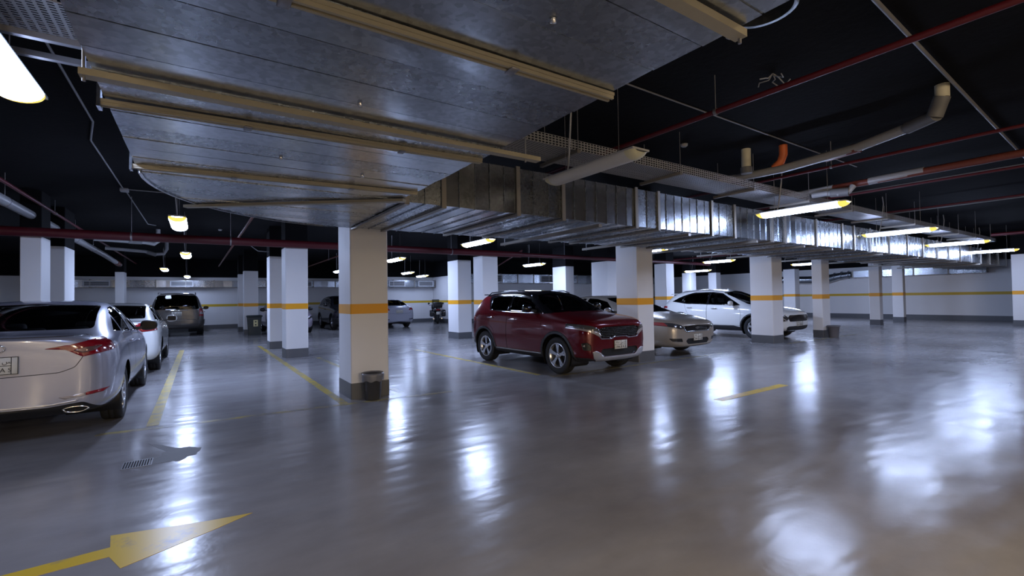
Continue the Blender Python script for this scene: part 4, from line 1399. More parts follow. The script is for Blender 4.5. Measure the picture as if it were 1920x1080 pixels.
def nose_x(car, y, z):
    y = abs(y)
    near = sorted(((p[0] - y) ** 2 + (p[1] - z) ** 2, p[2]) for p in NOSE_PTS[car])[:4]
    w = [1 / (d + 1e-5) for d, _ in near]
    return sum(a * b_[1] for a, b_ in zip(w, near)) / sum(w)


def build_car(name, label, loc, rz, stations, axles, wr, paint, feats, level=3, sx=1, sy=1, sz=1, arch=0.062, rim=0.22, spokes=5, tw=0.215,
              m_rim='alloy', clad=None, seats='seat', steer=0.0, mirror=None, handles=(), group='parked cars', interior=True):
    root = thing(name, label, 'car', loc, rz, group)
    bm = cage_mesh(stations, level, sx, sy, sz)
    lay = bm.faces.layers.int.new('part')
    W_ = max(s[3] for s in stations) * sy
    L_ = stations[-1][0] * sx
    parts = []

    def S(poly, view):
        k = {'side': (sx, sz), 'end': (sy, sz), 'top': (sx, sy)}[view]
        return [(p[0] * k[0], p[1] * k[1]) for p in poly]

    def mark(nm, poly, view, filt, m, mode, depth=0.0, lab=None, over=False):
        fs_ = cut(bm, poly, view, filt)
        parts.append((nm, m, mode, depth, lab))
        i = len(parts)
        for f in fs_:
            if f[lay] == 0 or over:
                f[lay] = i
        return i
    # wheel arches first
    dead = -1
    for ax in axles:
        if clad:
            fs_ = cut(bm, circle(ax, wr, wr + arch + clad, 30), 'side', lambda c, n: c.y > 0.5)
            parts.append(('arch_cladding', 'dark_trim', 'side', 0.008, 'black plastic wheel arch trim'))
            for f in fs_:
                if f[lay] == 0:
                    f[lay] = len(parts)
        fs_ = cut(bm, circle(ax, wr, wr + arch, 30), 'side', lambda c, n: c.y > 0.42)
        for f in fs_:
            f[lay] = dead
    for ft in feats:
        nm, poly, view, filt, m, mode = ft[:6]
        depth = ft[6] if len(ft) > 6 else 0.0
        lab = ft[7] if len(ft) > 7 else None
        over = ft[8] if len(ft) > 8 else False
        p = S(poly, view)
        if nm == 'door':
            gap = cut(bm, p, view, filt)
            parts.append(('panel_gap', 'black_plastic', mode, -0.006, None))
            for f in gap:
                if f[lay] == 0:
                    f[lay] = len(parts)
            gi = len(parts)
            ins = cut(bm, shrink(p, 0.007), view, filt)
            parts.append(('boot_lid' if mode == 'centre' else 'door', m, mode, 0.0, lab))
            for f in ins:
                if f[lay] == gi:
                    f[lay] = len(parts)
        else:
            mark(nm, p, view, filt, m, mode, depth, lab, over)
    bm.normal_update()
    NOSE_PTS[root.name] = [(v.co.y, v.co.z, v.co.x) for v in bm.verts if v.normal.x > 0.25 and v.co.x > L_ * 0.8]
    groups = {}
    for f in bm.faces:
        groups.setdefault(f[lay], []).append(f)
    for i, fs_ in groups.items():
        if i == dead:
            continue
        if i == 0:
            link('body', half_to_mesh('body', fs_, 'centre', 0.0, paint)[0], root)
            continue
        nm, m, mode, depth, lab = parts[i - 1]
        m_ = paint if m == 'PAINT' else m
        for me in half_to_mesh(nm, fs_, mode, depth, m_):
            o = link(nm, me, root)
            if lab:
                o['label'] = lab
    bm.free()
    # wheels, wells
    for ai, ax in enumerate(axles):
        for s in (-1, 1):
            make_wheel(root, ax, s * (W_ - 0.035), wr, tw, rim, spokes, m_rim, steer if ai == 1 else 0)
            b = MB()
            n = 18
            rr = wr + arch - 0.002
            ring0 = [(ax + rr * math.cos(t), s * 0.40, max(0.16, wr + rr * math.sin(t))) for t in [R(-35 + 250 * k / n) for k in range(n + 1)]]
            ring1 = [(p[0], s * (W_ - 0.045), p[2]) for p in ring0]
            b.add(ring0 + ring1, [(k, k + 1, n + 2 + k, n + 1 + k) for k in range(n)], True)
            b.add(ring0, [tuple(range(n + 1))])
            b.build('wheel_well', 'black_plastic', root)
    # mirrors
    if mirror:
        mx_, mz, mm = mirror
        for s in (-1, 1):
            b = MB()
            bmm = bmesh.new()
            bmesh.ops.create_icosphere(bmm, subdivisions=3, radius=1.0)
            for v in bmm.verts:
                c = v.co
                f_ = 1.0 if c.x > 0 else 0.35
                e = lambda t: math.copysign(abs(t) ** 0.75, t)
                v.co = Vector((c.x * 0.085 * f_, e(c.y) * 0.112, e(c.z) * 0.082 * (1 - 0.12 * c.y * s)))
            b.bm(bmm, True, Matrix.Translation((mx_ * sx, s * (W_ + 0.085), mz * sz)))
            mo = b.build('side_mirror', paint if mm == 'PAINT' else mm, root)
            MB().prism([(s * (W_ + 0.0), mz * sz - 0.05), (s * (W_ - 0.14), mz * sz - 0.10), (s * (W_ - 0.14), mz * sz - 0.03), (s * (W_ + 0.02), mz * sz - 0.01)], 'x', mx_ * sx - 0.02, mx_ * sx + 0.06).build('mirror_foot', 'black_plastic', mo)
            g_ = MB().prism([(s * (W_ + 0.085) + p[0], mz * sz + p[1]) for p in rounded([(-0.088, -0.06), (0.088, -0.06), (0.088, 0.06), (-0.088, 0.06)], 0.03)], 'x', mx_ * sx - 0.034, mx_ * sx - 0.031)
            g_.build('mirror_glass', 'mirror_glass', mo)
    for (hx, hz, mm) in handles:
        for s in (-1, 1):
            y = s * (W_ - 0.012)
            b = MB().bevel_box(hx * sx - 0.10, hx * sx + 0.10, min(y, y + s * 0.035), max(y, y + s * 0.035), hz * sz - 0.012, hz * sz + 0.014, 0.009, 2)
            b.build('door_handle', paint if mm == 'PAINT' else mm, root)
    if interior:
        zc_ = max(s[11] for s in stations) * sz
        sz0 = zc_ - 1.13
        xf = (axles[1] - 1.32)
        for y in (-0.37, 0.37):
            make_seat(root, xf, y, sz0, seats, back=0.60 * min(1, sz))
        for y in (-0.40, 0.0, 0.40):
            make_seat(root, xf - 0.92, y, sz0, seats, w=0.20, back=0.56)
        MB().bevel_box(xf + 0.62, xf + 1.02, -W_ + 0.16, W_ - 0.16, sz0 + 0.12, sz0 + 0.46, 0.07).build('dashboard', 'dark_trim', root)
        sw = MB()
        pts = [(xf + 0.50 + 0.07 * math.sin(a), 0.37 + 0.18 * math.cos(a), sz0 + 0.46 + 0.165 * math.sin(a)) for a in [2 * math.pi * k / 20 for k in range(21)]]
        sw.tube(pts, 0.014, 7, False)
        sw.build('steering_wheel', 'seat_dark', root)
        MB().box(axles[0] + 0.1, axles[1] - 0.1, -W_ + 0.2, W_ - 0.2, 0.27, 0.30).build('cabin_floor', 'dark_trim', root)
    return root


def xmin(v, y0=0.0):
    return lambda c, n: c.x > v and c.y >= y0


def xmax(v):
    return lambda c, n: c.x < v


# ---------------------------------------------------------------- paints
P_SILVER = paint_mat('silver_car_paint', (0.36, 0.375, 0.46), 0.3, 0.28)
P_WHITE = paint_mat('white_car_paint', (0.68, 0.70, 0.70), 0.0, 0.35)
P_RED = paint_mat('dark_red_car_paint', (0.10, 0.0012, 0.005), 0.25, 0.26, coat=0.7)
P_CHAMP = paint_mat('champagne_car_paint', (0.36, 0.32, 0.27), 0.35, 0.30)
P_BROWN = paint_mat('grey_brown_car_paint', (0.075, 0.07, 0.066), 0.3, 0.32)
P_BLACK = paint_mat('black_car_paint', (0.008, 0.008, 0.011), 0.0, 0.25)
P_LILAC = paint_mat('pale_lilac_car_paint', (0.34, 0.30, 0.38), 0.2, 0.32)

N = -0.05      # centre panels start just across the middle line


def sedan_feats(gl='glass', rear=True, front=True, chrome=False):
    f = [
        ('windscreen', rounded([(N, 1.03), (0.71, 1.015), (0.62, 1.385), (N, 1.42)], 0.03), 'end', lambda c, n: c.x > 2.62 and n.z > 0.25 and n.x > 0.15, gl, 'centre', -0.005),
        ('rear_window', rounded([(N, 1.14), (0.665, 1.135), (0.61, 1.395), (N, 1.425)], 0.04), 'end', lambda c, n: c.x < 1.75 and n.z > 0.25 and n.x < -0.1, gl, 'centre', -0.005),
        ('side_window', rounded([(3.12, 1.01), (2.74, 1.285), (2.36, 1.365), (2.03, 1.385), (2.03, 1.03)], 0.03), 'side', side, gl, 'side', -0.005),
        ('side_window', rounded([(1.95, 1.035), (1.95, 1.385), (1.62, 1.365), (1.34, 1.29), (1.24, 1.065)], 0.03), 'side', side, gl, 'side', -0.005),
        ('quarter_window', rounded([(1.18, 1.07), (1.27, 1.255), (1.00, 1.155), (0.82, 1.09)], 0.015), 'side', side, gl, 'side', -0.005),
    ]
    return f


def sedan_doors():
    return [
        ('door', [(3.22, 0.94), (3.24, 0.45), (3.12, 0.27), (2.03, 0.27), (1.99, 1.02)], 'side', side, 'PAINT', 'side'),
        ('door', [(1.985, 1.02), (2.02, 0.27), (1.56, 0.27), (1.52, 0.52), (1.38, 0.70), (1.14, 1.045)], 'side', side, 'PAINT', 'side'),
    ]


NH = '\u0661\u0662\u0664\u0668'
# ---------------------------------------------------------------- silver saloon at the left edge
f = sedan_feats('glass')
f += [
    ('tail_light', rounded([(0.36, 0.965), (0.60, 1.005), (0.80, 1.055), (0.98, 1.05), (0.98, 0.965), (0.86, 0.905), (0.655, 0.865), (0.53, 0.945)], 0.02), 'end', xmax(0.36), 'lamp_red', 'side', 0.006),
    ('tail_light_inner', rounded([(0.58, 0.935), (0.68, 0.965), (0.80, 0.968), (0.74, 0.922), (0.66, 0.905)], 0.015), 'end', xmax(0.36), 'lamp_pink', 'side', 0.008, 'clear part of the tail light', True),
    ('reflector', [(0.47, 0.465), (0.84, 0.51), (0.80, 0.475), (0.52, 0.44)], 'end', xmax(0.4), 'lamp_clear', 'side', 0.003),
    ('reflector_lens', [(0.68, 0.492), (0.86, 0.515), (0.81, 0.478), (0.68, 0.462)], 'end', xmax(0.4), 'lamp_red', 'side', 0.005, None, True),
    ('diffuser', rounded([(N, 0.15), (0.80, 0.15), (0.84, 0.27), (0.66, 0.40), (0.40, 0.375), (N, 0.385)], 0.03), 'end', xmax(0.5), 'black_plastic', 'centre', -0.01, 'black lower bumper'),
    ('chrome_strip', [(N, 0.395), (0.40, 0.385), (0.62, 0.412), (0.62, 0.428), (0.40, 0.405), (N, 0.415)], 'end', xmax(0.5), 'silver_trim', 'centre', 0.004),
    ('door', rounded([(N, 1.09), (0.70, 1.085), (0.665, 0.87), (0.60, 0.76), (0.48, 0.715), (N, 0.70)], 0.03), 'end', xmax(0.35), 'PAINT', 'centre'),
] + sedan_doors()
sonata = build_car('sedan', 'big silver saloon at the left edge, seen from behind', (-1.69, 6.66, 0), math.pi / 2, SEDAN, (1.09, 3.89), 0.335, P_SILVER, f, sz=1.025,
                   mirror=(2.86, 1.07, 'black_plastic'), handles=((2.28, 0.885, 'PAINT'), (1.42, 0.935, 'PAINT')), rim=0.225)
plate(sonata, -0.008, 0.845, -1, 0.37, 0.175, (NH[:2] + ' ' + NH[2:], '\u062f \u0627 \u0633', '12 48', 'D A S'), 0.05)
e = MB()
pts = [(-0.008, 0.088 * math.cos(a), 1.012 + 0.043 * math.sin(a)) for a in [2 * math.pi * k / 28 for k in range(29)]]
e.tube(pts, 0.0055, 6, False)
e.tube([(-0.008, 0.035, 0.982), (-0.008, 0.012, 1.042)][::-1], 0.006, 6)
e.tube([(-0.008, -0.035, 1.042), (-0.008, -0.012, 0.982)][::-1], 0.006, 6)
e.tube([(-0.008, 0.03, 1.0), (-0.008, 0.0, 1.014), (-0.008, -0.03, 1.022)], 0.005, 6)
e.build('badge', 'chrome', sonata)['label'] = 'chrome oval badge with a slanted letter'
for s in (-1, 1):
    pts = [(0.045, s * 0.60 + 0.105 * math.cos(a) * (1.0 if math.sin(a) > 0 else 0.86), 0.335 + 0.030 * math.sin(a)) for a in [2 * math.pi * k / 24 for k in range(25)]]
    o = MB().tube(pts, 0.008, 8, False).build('exhaust_tip', 'chrome', sonata)
    MB().prism([(p[1], p[2]) for p in pts[:-1]], 'x', 0.06, 0.065).build('exhaust_bore', 'void', o)

# ---------------------------------------------------------------- white saloon parked ahead of it
f = sedan_feats('glass')
f += [
    ('tail_light', rounded([(0.50, 0.985), (0.60, 1.05), (0.80, 1.085), (0.98, 1.08), (0.98, 1.0), (0.90, 0.90), (0.66, 0.88), (0.58, 0.93)], 0.02), 'end', xmax(0.34), 'lamp_red', 'side', 0.006),
    ('tail_light_inner', rounded([(0.66, 0.955), (0.86, 0.965), (0.84, 0.935), (0.68, 0.92)], 0.01), 'end', xmax(0.34), 'lamp_clear', 'side', 0.008, None, True),
    ('diffuser', [(N, 0.15), (0.84, 0.15), (0.84, 0.28), (0.60, 0.36), (N, 0.37)], 'end', xmax(0.5), 'black_plastic', 'centre', -0.01),
    ('door', rounded([(N, 1.09), (0.70, 1.085), (0.66, 0.87), (0.60, 0.75), (0.48, 0.70), (N, 0.69)], 0.03), 'end', xmax(0.35), 'PAINT', 'centre'),
] + sedan_doors()
wsed = build_car('sedan', 'white saloon parked just beyond the big silver one', (-1.60, 11.75, 0), math.pi / 2, SEDAN, (1.10, 3.93), 0.335, P_WHITE, f,
                 mirror=(3.02, 1.06, 'PAINT'), handles=((2.28, 0.885, 'chrome'), (1.42, 0.935, 'chrome')), rim=0.22, sx=1.01, sz=1.0)
plate(wsed, -0.008, 0.80, -1, 0.37, 0.175, (NH, '\u0628 \u0642', '7310', 'B G J'))

# ---------------------------------------------------------------- brown wagon by the far wall
GLR = lambda c, n: c.x < 0.6 and n.x < -0.2
f = [
    ('rear_window', rounded([(N, 1.17), (0.80, 1.17), (0.685, 1.76), (N, 1.82)], 0.06), 'end', GLR, 'glass_dark', 'centre', -0.006),
    ('windscreen', [(N, 1.26), (0.76, 1.24), (0.65, 1.78), (N, 1.84)], 'end', lambda c, n: c.x > 2.9 and n.x > 0.2 and n.z > 0.2, 'glass_dark', 'centre', -0.005),
    ('side_window', rounded([(0.40, 1.24), (0.42, 1.74), (1.28, 1.77), (1.30, 1.23)], 0.04), 'side', side, 'glass_dark', 'side', -0.006),
    ('side_window', rounded([(1.38, 1.23), (1.36, 1.77), (2.18, 1.77), (2.20, 1.22)], 0.04), 'side', side, 'glass_dark', 'side', -0.006),
    ('side_window', rounded([(2.28, 1.22), (2.26, 1.77), (2.80, 1.72), (3.34, 1.21)], 0.04), 'side', side, 'glass_dark', 'side', -0.006),
    ('tail_light', rounded([(0.80, 0.86), (1.02, 0.86), (1.02, 1.20), (0.80, 1.20)], 0.03), 'end', xmax(0.24), 'lamp_red', 'side', 0.01),
    ('tail_light_inner', [(0.82, 0.96), (1.02, 0.96), (1.02, 1.02), (0.82, 1.02)], 'end', xmax(0.24), 'lamp_clear', 'side', 0.012, None, True),
    ('bumper', rounded([(N, 0.30), (1.02, 0.30), (1.02, 0.72), (N, 0.72)], 0.03), 'end', xmax(0.40), 'PAINT', 'centre', 0.03),
    ('door', rounded([(N, 1.86), (0.74, 1.80), (0.81, 1.1), (0.79, 0.74), (N, 0.74)], 0.03), 'end', xmax(0.40), 'PAINT', 'centre'),
    ('door', [(1.33, 1.20), (1.33, 0.42), (2.22, 0.42), (2.24, 1.20)], 'side', side, 'PAINT', 'side'),
    ('door', [(2.26, 1.20), (2.26, 0.42), (3.30, 0.42), (3.42, 1.16)], 'side', side, 'PAINT', 'side'),
]
tahoe = build_car('wagon', 'grey-brown full-size wagon seen from behind by the far wall', (-0.80, 24.55, 0), math.pi / 2, BOXY, (1.10, 4.05), 0.39, P_BROWN, f, level=2,
                  mirror=(3.25, 1.20, 'black_plastic'), handles=((2.45, 1.02, 'PAINT'), (1.5, 1.02, 'PAINT')), rim=0.25, tw=0.26, interior=False)
plate(tahoe, -0.012, 0.99, -1, 0.37, 0.17, (NH, '\u062d \u0628', '4406', 'H B A'))
MB().bevel_box(-0.02, 0.02, -0.40, 0.40, 1.11, 1.145, 0.01).build('tailgate_trim', 'chrome', tahoe)
for s in (-1, 1):
    MB().tube([(0.5, s * 0.66, 1.84), (0.6, s * 0.66, 1.90), (2.6, s * 0.66, 1.91), (2.72, s * 0.66, 1.84)], 0.016, 8).build('roof_rail', 'black_plastic', tahoe)

# ---------------------------------------------------------------- dark red hatchback, the main car
f = [
    ('windscreen', rounded([(N, 1.155), (0.695, 1.14), (0.60, 1.50), (N, 1.545)], 0.03), 'end', lambda c, n: c.x > 2.1 and c.x < 3.2 and n.z > 0.2 and n.x > 0.25, 'glass', 'centre', -0.005),
    ('rear_window', rounded([(N, 1.14), (0.60, 1.14), (0.56, 1.43), (N, 1.46)], 0.03), 'end', lambda c, n: c.x < 0.5 and n.x < -0.3, 'glass_dark', 'centre', -0.005),
    ('side_window', rounded([(2.60, 1.145), (2.30, 1.345), (2.10, 1.43), (1.62, 1.48), (1.62, 1.16)], 0.04), 'side', side, 'glass_dark', 'side', -0.006),
    ('side_window', rounded([(1.55, 1.16), (1.55, 1.48), (1.00, 1.48), (0.80, 1.435), (0.90, 1.175)], 0.04), 'side', side, 'glass_dark', 'side', -0.006),
    ('pillar_trim', [(0.86, 1.165), (0.66, 1.465), (0.80, 1.505), (2.10, 1.495), (2.74, 1.125), (1.7, 1.13)], 'side', side, 'gloss_black', 'side', -0.002, 'gloss black window surround'),
    ('roof', [(0.12, 1.50), (0.66, 1.47), (0.80, 1.51), (2.10, 1.49), (2.76, 1.115), (2.95, 1.125), (3.02, 1.16), (2.55, 1.75), (0.1, 1.75)], 'side', lambda c, n: c.z > 1.09 and c.x < 3.0, 'gloss_black', 'centre', 0.0, 'black roof and front pillars'),
    ('head_light', rounded([(0.51, 0.80), (0.54, 0.865), (0.66, 0.91), (0.90, 0.965), (0.90, 0.885), (0.72, 0.815), (0.62, 0.775)], 0.012), 'end', xmin(3.46), 'lamp_grey', 'side', 0.006),
    ('daytime_lamp', [(0.47, 0.735), (0.53, 0.722), (0.66, 0.785), (0.88, 0.87), (0.88, 0.892), (0.66, 0.83), (0.54, 0.80)], 'end', xmin(3.46), 'lamp_clear', 'side', 0.008, 'silver daytime running strip', True),
    ('grille', rounded([(N, 0.89), (0.40, 0.89), (0.52, 0.86), (0.545, 0.79), (0.47, 0.695), (0.24, 0.685), (0.17, 0.715), (N, 0.72)], 0.02), 'end', xmin(3.6), 'gloss_black', 'centre', -0.02, 'black honeycomb grille'),
    ('grille_surround', [(N, 0.697), (0.155, 0.692), (0.23, 0.662), (0.48, 0.672), (0.58, 0.765), (0.56, 0.79), (0.47, 0.692), (0.24, 0.682), (0.17, 0.712), (N, 0.717)], 'end', xmin(3.6), 'chrome', 'centre', 0.008, 'chrome lower edge of the grille'),
    ('lower_intake', rounded([(N, 0.36), (0.40, 0.36), (0.50, 0.42), (0.46, 0.50), (N, 0.50)], 0.03), 'end', xmin(3.6), 'black_plastic', 'centre', -0.025, 'black lower air intake'),
    ('skid_plate', rounded([(N, 0.27), (0.52, 0.27), (0.64, 0.345), (0.68, 0.46), (0.60, 0.475), (0.50, 0.43), (0.42, 0.355), (N, 0.355)], 0.02), 'end', xmin(3.55), 'silver_trim', 'centre', 0.012, 'silver bumper skid plate'),
    ('fog_lamp_bezel', rounded([(0.70, 0.48), (0.80, 0.49), (0.82, 0.61), (0.76, 0.63), (0.70, 0.57)], 0.02), 'end', xmin(3.45), 'black_plastic', 'side', -0.008),
    ('bumper_cladding', [(N, 0.1), (0.95, 0.1), (0.95, 0.36), (0.70, 0.345), (0.60, 0.30), (N, 0.27)], 'end', xmin(3.45), 'dark_trim', 'centre', 0.0, 'black lower bumper trim'),
    ('tail_light', rounded([(0.48, 0.90), (0.95, 0.92), (0.95, 1.02), (0.50, 0.98)], 0.02), 'end', xmax(0.28), 'lamp_red', 'side', 0.006),
    ('rear_cladding', [(N, 0.2), (0.95, 0.2), (0.95, 0.46), (N, 0.46)], 'end', xmax(0.5), 'dark_trim', 'centre', 0.0),
    ('sill_cladding', [(1.10, 0.1), (2.84, 0.1), (2.84, 0.335), (1.10, 0.335)], 'side', lambda c, n: c.y > 0.6, 'dark_trim', 'side', 0.006, 'black plastic sill'),
    ('sill_strip', [(1.10, 0.335), (2.84, 0.335), (2.84, 0.36), (1.10, 0.36)], 'side', lambda c, n: c.y > 0.6, 'silver_trim', 'side', 0.008, 'silver sill strip'),
    ('door', [(2.72, 1.12), (2.80, 0.80), (2.78, 0.36), (1.60, 0.36), (1.585, 1.13)], 'side', side, 'PAINT', 'side'),
    ('door', [(1.58, 1.13), (1.595, 0.36), (1.18, 0.36), (1.16, 0.60), (1.03, 0.78), (0.90, 0.84), (0.88, 1.15)], 'side', side, 'PAINT', 'side'),
]
sonet = build_car('hatchback', 'dark red compact hatchback with a black roof, the nearest car in the middle', (6.31, 9.98, 0), -math.pi / 2 + R(1.5), HATCH, (0.70, 3.20), 0.345, P_RED, f,
                  mirror=(2.46, 1.22, 'gloss_black'), handles=((1.82, 0.985, 'chrome'), (0.98, 1.01, 'chrome')), clad=0.055, rim=0.235, spokes=5, tw=0.22, seats='seat')
plate(sonet, 4.012, 0.555, 1, 0.34, 0.165, (NH, '\u0635 \u0643', '1946', 'X K A'))
for s in (-1, 1):
    MB().tube([(0.50, s * 0.58, 1.515), (0.60, s * 0.585, 1.56), (1.3, s * 0.585, 1.588), (1.85, s * 0.58, 1.575), (2.02, s * 0.58, 1.525)], [0.010, 0.013, 0.014, 0.013, 0.010], 8).build('roof_rail', 'gloss_black', sonet)
    fo = MB().lathe([(0.0, 0.012), (0.034, 0.008), (0.04, -0.01), (0.046, -0.02)], 'x', (3.865, s * 0.752, 0.565), 18).build('fog_lamp', 'lamp_clear', sonet)
    # three bright lamp cells in each headlight
    for k, (x_, y_, z_) in enumerate(((3.935, 0.62, 0.840), (3.89, 0.69, 0.862), (3.83, 0.755, 0.888))):
        MB().bevel_box(x_ - 0.03, x_ + 0.01, s * y_ - 0.022, s * y_ + 0.022, z_ - 0.014, z_ + 0.014, 0.006, 1).build('lamp_cell', 'chrome', sonet)
# honeycomb bars of the grille
hc = MB()
for row in range(6):
    z_ = 0.712 + row * 0.03
    for k in range(-12, 13):
        y_ = k * 0.042 + (0.021 if row % 2 else 0)
        if inside((abs(y_), z_), [(-1, 0.875), (0.40, 0.875), (0.50, 0.85), (0.525, 0.79), (0.46, 0.71), (0.25, 0.70), (0.17, 0.73), (-1, 0.735)]):
            x_ = nose_x(sonet.name, y_, z_)
            hc.bevel_box(x_ - 0.022, x_ - 0.004, y_ - 0.016, y_ + 0.016, z_ - 0.010, z_ + 0.010, 0.005, 1)
hc = hc.build('grille_mesh', 'alloy_dark', sonet)
hc['kind'] = 'stuff'
text_mesh('KIA', 0.045, 0.003, 'chrome', 'badge', sonet, (3.972, 0, 0.95), (math.pi / 2 - 0.9, 0, math.pi / 2))
MB().bevel_box(0.19, 0.40, -0.54, 0.54, 1.505, 1.53, 0.01).build('roof_spoiler', 'gloss_black', sonet)

# ---------------------------------------------------------------- champagne saloon
f = sedan_feats('glass_dark')
f[0] = f[0][:4] + ('glass_clear',) + f[0][5:]
f += [
    ('head_light', rounded([(0.46, 0.665), (0.54, 0.735), (0.72, 0.785), (0.95, 0.825), (0.95, 0.755), (0.76, 0.695), (0.60, 0.65)], 0.015), 'end', xmin(4.22), 'lamp_dark', 'side', 0.006),
    ('marker_lamp', [(0.82, 0.72), (0.82, 0.80), (0.95, 0.825), (0.95, 0.755)], 'end', xmin(4.22), 'lamp_amber', 'side', 0.008, 'red amber corner of the headlight', True),
    ('lamp_bulb', circle(0.70, 0.735, 0.026, 12), 'end', xmin(4.4), 'chrome', 'side', 0.010, 'bright lamp inside the headlight', True),
    ('lamp_bulb', circle(0.60, 0.705, 0.024, 12), 'end', xmin(4.4), 'chrome', 'side', 0.010, 'bright lamp inside the headlight', True),
    ('grille', rounded([(N, 0.60), (0.40, 0.60), (0.51, 0.665), (0.48, 0.72), (N, 0.735)], 0.02), 'end', xmin(4.4), 'gloss_black', 'centre', -0.012, 'dark slatted grille'),
    ('grille_surround', [(N, 0.578), (0.42, 0.578), (0.56, 0.67), (0.54, 0.68), (0.40, 0.598), (N, 0.598)], 'end', xmin(4.4), 'chrome', 'centre', 0.006, 'chrome lower edge of the grille'),
    ('lower_intake', rounded([(N, 0.30), (0.36, 0.30), (0.44, 0.37), (0.38, 0.43), (N, 0.43)], 0.03), 'end', xmin(4.4), 'black_plastic', 'centre', -0.02),
    ('fog_pocket', rounded([(0.54, 0.36), (0.78, 0.375), (0.83, 0.445), (0.57, 0.44)], 0.02), 'end', xmin(4.3), 'black_plastic', 'side', -0.012, 'dark fog lamp pocket'),
    ('front_lip', [(N, 0.1), (0.95, 0.1), (0.95, 0.225), (N, 0.25)], 'end', xmin(4.35), 'black_plastic', 'centre', 0.0),
] + sedan_doors()
impala = build_car('sedan', 'champagne saloon facing out between two columns beside the red hatchback', (9.72, 11.68, 0), -math.pi / 2, SEDAN_B, (1.12, 3.98), 0.335, P_CHAMP, f,
                   mirror=(3.02, 1.06, 'PAINT'), handles=((2.28, 0.885, 'chrome'), (1.42, 0.935, 'chrome')), sx=1.04, sz=1.0, rim=0.225)
plate(impala, 5.055, 0.45, 1, 0.33, 0.16, (NH, '\u0646 \u0644', '2840', 'N L A'))
for gz in (0.632, 0.662, 0.694):
    MB().bevel_box(5.02, 5.042, -0.40, 0.40, gz - 0.005, gz + 0.005, 0.003, 1).build('grille_bar', 'alloy_dark', impala)
bt = MB().prism([(y_, z_ + 0.032) for (y_, z_) in [(-0.085, 0.622), (-0.035, 0.622), (-0.04, 0.606), (0.03, 0.606), (0.035, 0.622), (0.085, 0.622), (0.09, 0.648), (0.04, 0.648), (0.045, 0.664), (-0.03, 0.664), (-0.035, 0.648), (-0.08, 0.648)]], 'x', 5.035, 5.05)
bt.build('badge', 'chrome', impala)['label'] = 'bow-tie shaped badge'

# ---------------------------------------------------------------- white crossover
f = [
    ('windscreen', rounded([(N, 1.12), (0.69, 1.10), (0.59, 1.50), (N, 1.55)], 0.03), 'end', lambda c, n: c.x > 2.4 and c.x < 3.6 and n.z > 0.2 and n.x > 0.2, 'glass', 'centre', -0.005),
    ('rear_window', rounded([(N, 1.11), (0.60, 1.11), (0.57, 1.44), (N, 1.48)], 0.03), 'end', lambda c, n: c.x < 0.7 and n.x < -0.3, 'glass_dark', 'centre', -0.005),
    ('side_window', rounded([(2.98, 1.10), (2.62, 1.33), (2.30, 1.465), (1.98, 1.50), (1.98, 1.125)], 0.03), 'side', side, 'glass_clear', 'side', -0.006),
    ('side_window', rounded([(1.90, 1.13), (1.90, 1.50), (1.30, 1.49), (1.02, 1.40), (0.96, 1.19), (1.10, 1.145)], 0.03), 'side', side, 'glass_dark', 'side', -0.006),
    ('quarter_window', rounded([(0.90, 1.20), (0.95, 1.37), (0.70, 1.29), (0.56, 1.22)], 0.02), 'side', side, 'glass_dark', 'side', -0.006),
    ('window_trim', [(0.48, 1.20), (0.72, 1.33), (1.02, 1.445), (1.32, 1.52), (2.02, 1.525), (2.38, 1.475), (3.10, 1.075), (1.1, 1.115)], 'side', side, 'gloss_black', 'side', -0.002),
    ('head_light', rounded([(0.58, 0.68), (0.72, 0.79), (0.95, 0.82), (0.95, 0.66), (0.76, 0.58), (0.66, 0.60)], 0.015), 'end', xmin(4.02), 'lamp_dark', 'side', 0.006),
    ('daytime_lamp', [(0.66, 0.79), (0.68, 0.79), (0.80, 0.70), (0.66, 0.58), (0.64, 0.58), (0.77, 0.70)], 'end', xmin(4.0), 'lamp_clear', 'side', 0.010, 'boomerang shaped lamp', True),
    ('grille', rounded([(N, 0.775), (0.54, 0.77), (0.62, 0.70), (0.54, 0.575), (N, 0.565)], 0.02), 'end', xmin(4.0), 'gloss_black', 'centre', -0.01, 'wide black grille'),
    ('lower_intake', rounded([(N, 0.30), (0.60, 0.30), (0.66, 0.40), (0.58, 0.435), (N, 0.435)], 0.03), 'end', xmin(4.0), 'black_plastic', 'centre', -0.02),
    ('front_lip', [(N, 0.1), (0.95, 0.1), (0.95, 0.31), (0.6, 0.29), (N, 0.29)], 'end', xmin(3.95), 'dark_trim', 'centre', 0.0),
    ('tail_light', rounded([(0.44, 0.93), (0.96, 0.96), (0.96, 1.05), (0.50, 1.0)], 0.02), 'end', xmax(0.34), 'lamp_red', 'side', 0.006),
    ('rear_cladding', [(N, 0.2), (0.95, 0.2), (0.95, 0.48), (N, 0.48)], 'end', xmax(0.5), 'dark_trim', 'centre', 0.0),
    ('sill_cladding', [(1.10, 0.1), (3.30, 0.1), (3.30, 0.34), (2.9, 0.42), (1.4, 0.40), (1.10, 0.40)], 'side', lambda c, n: c.y > 0.6, 'dark_trim', 'side', 0.006, 'black plastic sill'),
    ('door', [(3.06, 1.07), (3.16, 0.80), (3.12, 0.42), (1.95, 0.42), (1.935, 1.10)], 'side', side, 'PAINT', 'side'),
    ('door', [(1.93, 1.10), (1.945, 0.42), (1.36, 0.42), (1.30, 0.65), (1.16, 0.84), (1.02, 1.14)], 'side', side, 'PAINT', 'side'),
]
